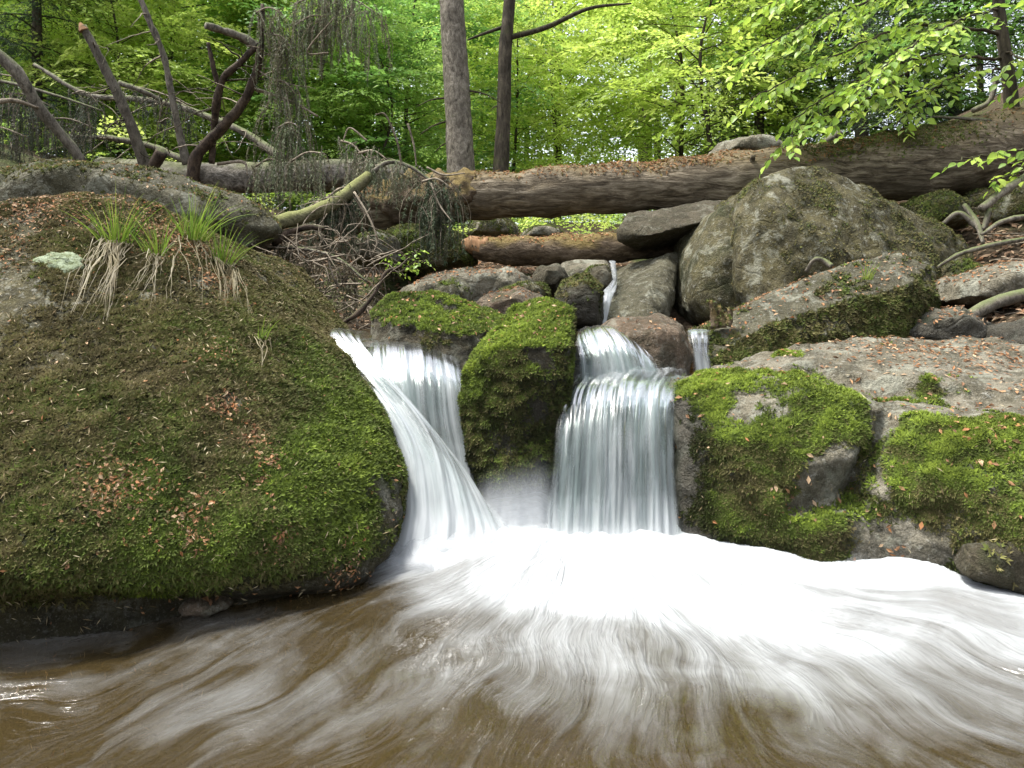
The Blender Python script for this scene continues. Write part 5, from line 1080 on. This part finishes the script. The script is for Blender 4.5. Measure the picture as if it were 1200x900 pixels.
# ------------------------------------------------------------------ low undergrowth and litter on the forest floor
r = np.random.default_rng(900); Vs = []; Cs = []
def under(n, x0, x1, y0, y1, s0, s1, cols, hgt=.25):
    x = r.uniform(x0, x1, n); y = r.uniform(y0, y1, n); z = H(x, y); R_ = rotm(r.uniform(0, 6.28, n), r.normal(size=n) * .35 + .1, r.normal(size=n) * .35); s = r.uniform(s0, s1, n); cl = np.array(cols)
    for k in range(n):
        sp = SPR[k % 6]; Vs.append((sp.reshape(-1, 3) * s[k]) @ R_[k].T + np.array([x[k], y[k], z[k] + r.random() * hgt + .03]))
        m = len(sp); cc = cl[r.integers(0, len(cl))] * (.75 + .5 * r.random((m, 1))); Cs.append(np.repeat(np.concatenate([cc, np.ones((m, 1))], 1), 6, 0))
under(150, -1.2, 2.8, 8, 13, .3, .55, MG + YG, .25); under(110, -5.5, -2.2, 7, 11, .3, .6, MG + YG, .35); under(130, -6, 6, 12, 20, .4, .8, MG + DG, .5); under(30, -1.1, -.5, 5.6, 6.6, .2, .35, YG, .12)
V = np.vstack(Vs); tag(obj_np('undergrowth', V, np.arange(len(V)).reshape(-1, 3), BEECH, attrs={'col': np.vstack(Cs)}), 'low green undergrowth covering the forest floor', 'undergrowth', kind='stuff')
def floor_scatter(name, n, x0, x1, y0, y1, size, seed, pal=None, asp=.5):
    q = np.random.default_rng(seed); x = q.uniform(x0, x1, n); y = q.uniform(y0, y1, n); z = H(x, y)
    nn = unit(np.stack([-(H(x + .05, y) - z) / .05, -(H(x, y + .05) - z) / .05, np.ones(n)], 1)); A, Fm, c4 = litter_mesh(np.stack([x, y, z + .004], 1), nn, size, seed + 1, pal, asp)
    return A, Fm, c4
pal = [(.20, .13, .08), (.28, .19, .12), (.16, .10, .06), (.34, .25, .16), (.24, .12, .06)]
parts_ = [floor_scatter('l', 9000, 1.7, 4.6, 2.6, 6.0, .045, 910, pal), floor_scatter('l', 6000, -3.2, .3, 3.3, 7, .04, 920, pal), floor_scatter('l', 4000, -.5, 2.5, 4.5, 9, .045, 930, pal)]
V = np.vstack([q[0] for q in parts_]); C = np.vstack([q[2] for q in parts_])
tag(obj_np('leaf_litter', V, np.arange(len(V)).reshape(-1, 3), LITTER, attrs={'col': C}), 'brown dead leaves covering the banks', 'leaf litter', kind='stuff')
t = Tubes(); q = np.random.default_rng(940)
for k in range(170):
    x = q.uniform(2.2, 4.4); y = q.uniform(3.2, 5.6); c = np.array([x, y, float(H(np.array([x]), np.array([y]))[0]) + .015]); a = q.uniform(0, 6.28); L = q.uniform(.08, .35); d = np.array([np.cos(a), np.sin(a), .12 * q.normal()])
    t.add([c - d * L, c + q.normal(size=3) * .02 + np.array([0, 0, .02]), c + d * L], q.uniform(.003, .008), .003, seg=4, n=7)
tag(t.build('twig_litter', TWIG), 'scatter of thin dead twigs on the right bank', 'twigs', kind='stuff')
# pebbles on the stream bed, seen through the water
q = np.random.default_rng(950); PV = []; PF = []; n0 = 0
bm = bmesh.new(); bmesh.ops.create_icosphere(bm, subdivisions=2, radius=1); IV = np.array([v.co[:] for v in bm.verts]); IF = np.array([[v.index for v in f.verts] for f in bm.faces]); bm.free()
for k in range(520):
    x = q.uniform(-1.9, 1.9); y = q.uniform(.7, 2.2); s = q.uniform(.02, .075); k_ = 1 + .25 * fbm(IV + k, 1.2, 2)
    v = IV * k_[:, None] * np.array([s, s * q.uniform(.7, 1), s * .55]); a = q.uniform(0, 6.28); ca, sa = np.cos(a), np.sin(a)
    v = v @ np.array([[ca, sa, 0], [-sa, ca, 0], [0, 0, 1]]) + np.array([x, y, float(H(np.array([x]), np.array([y]))[0]) + .01]); PV.append(v); PF.append(IF + n0); n0 += len(v)
tag(obj_np('stream_pebbles', np.vstack(PV), np.vstack(PF), ROCK_BROWN, None, True, {'moss': np.zeros(n0), 'tint': np.zeros(n0), 'wet': np.ones(n0)}), 'brown pebbles on the bed of the pool', 'pebbles', kind='stuff')
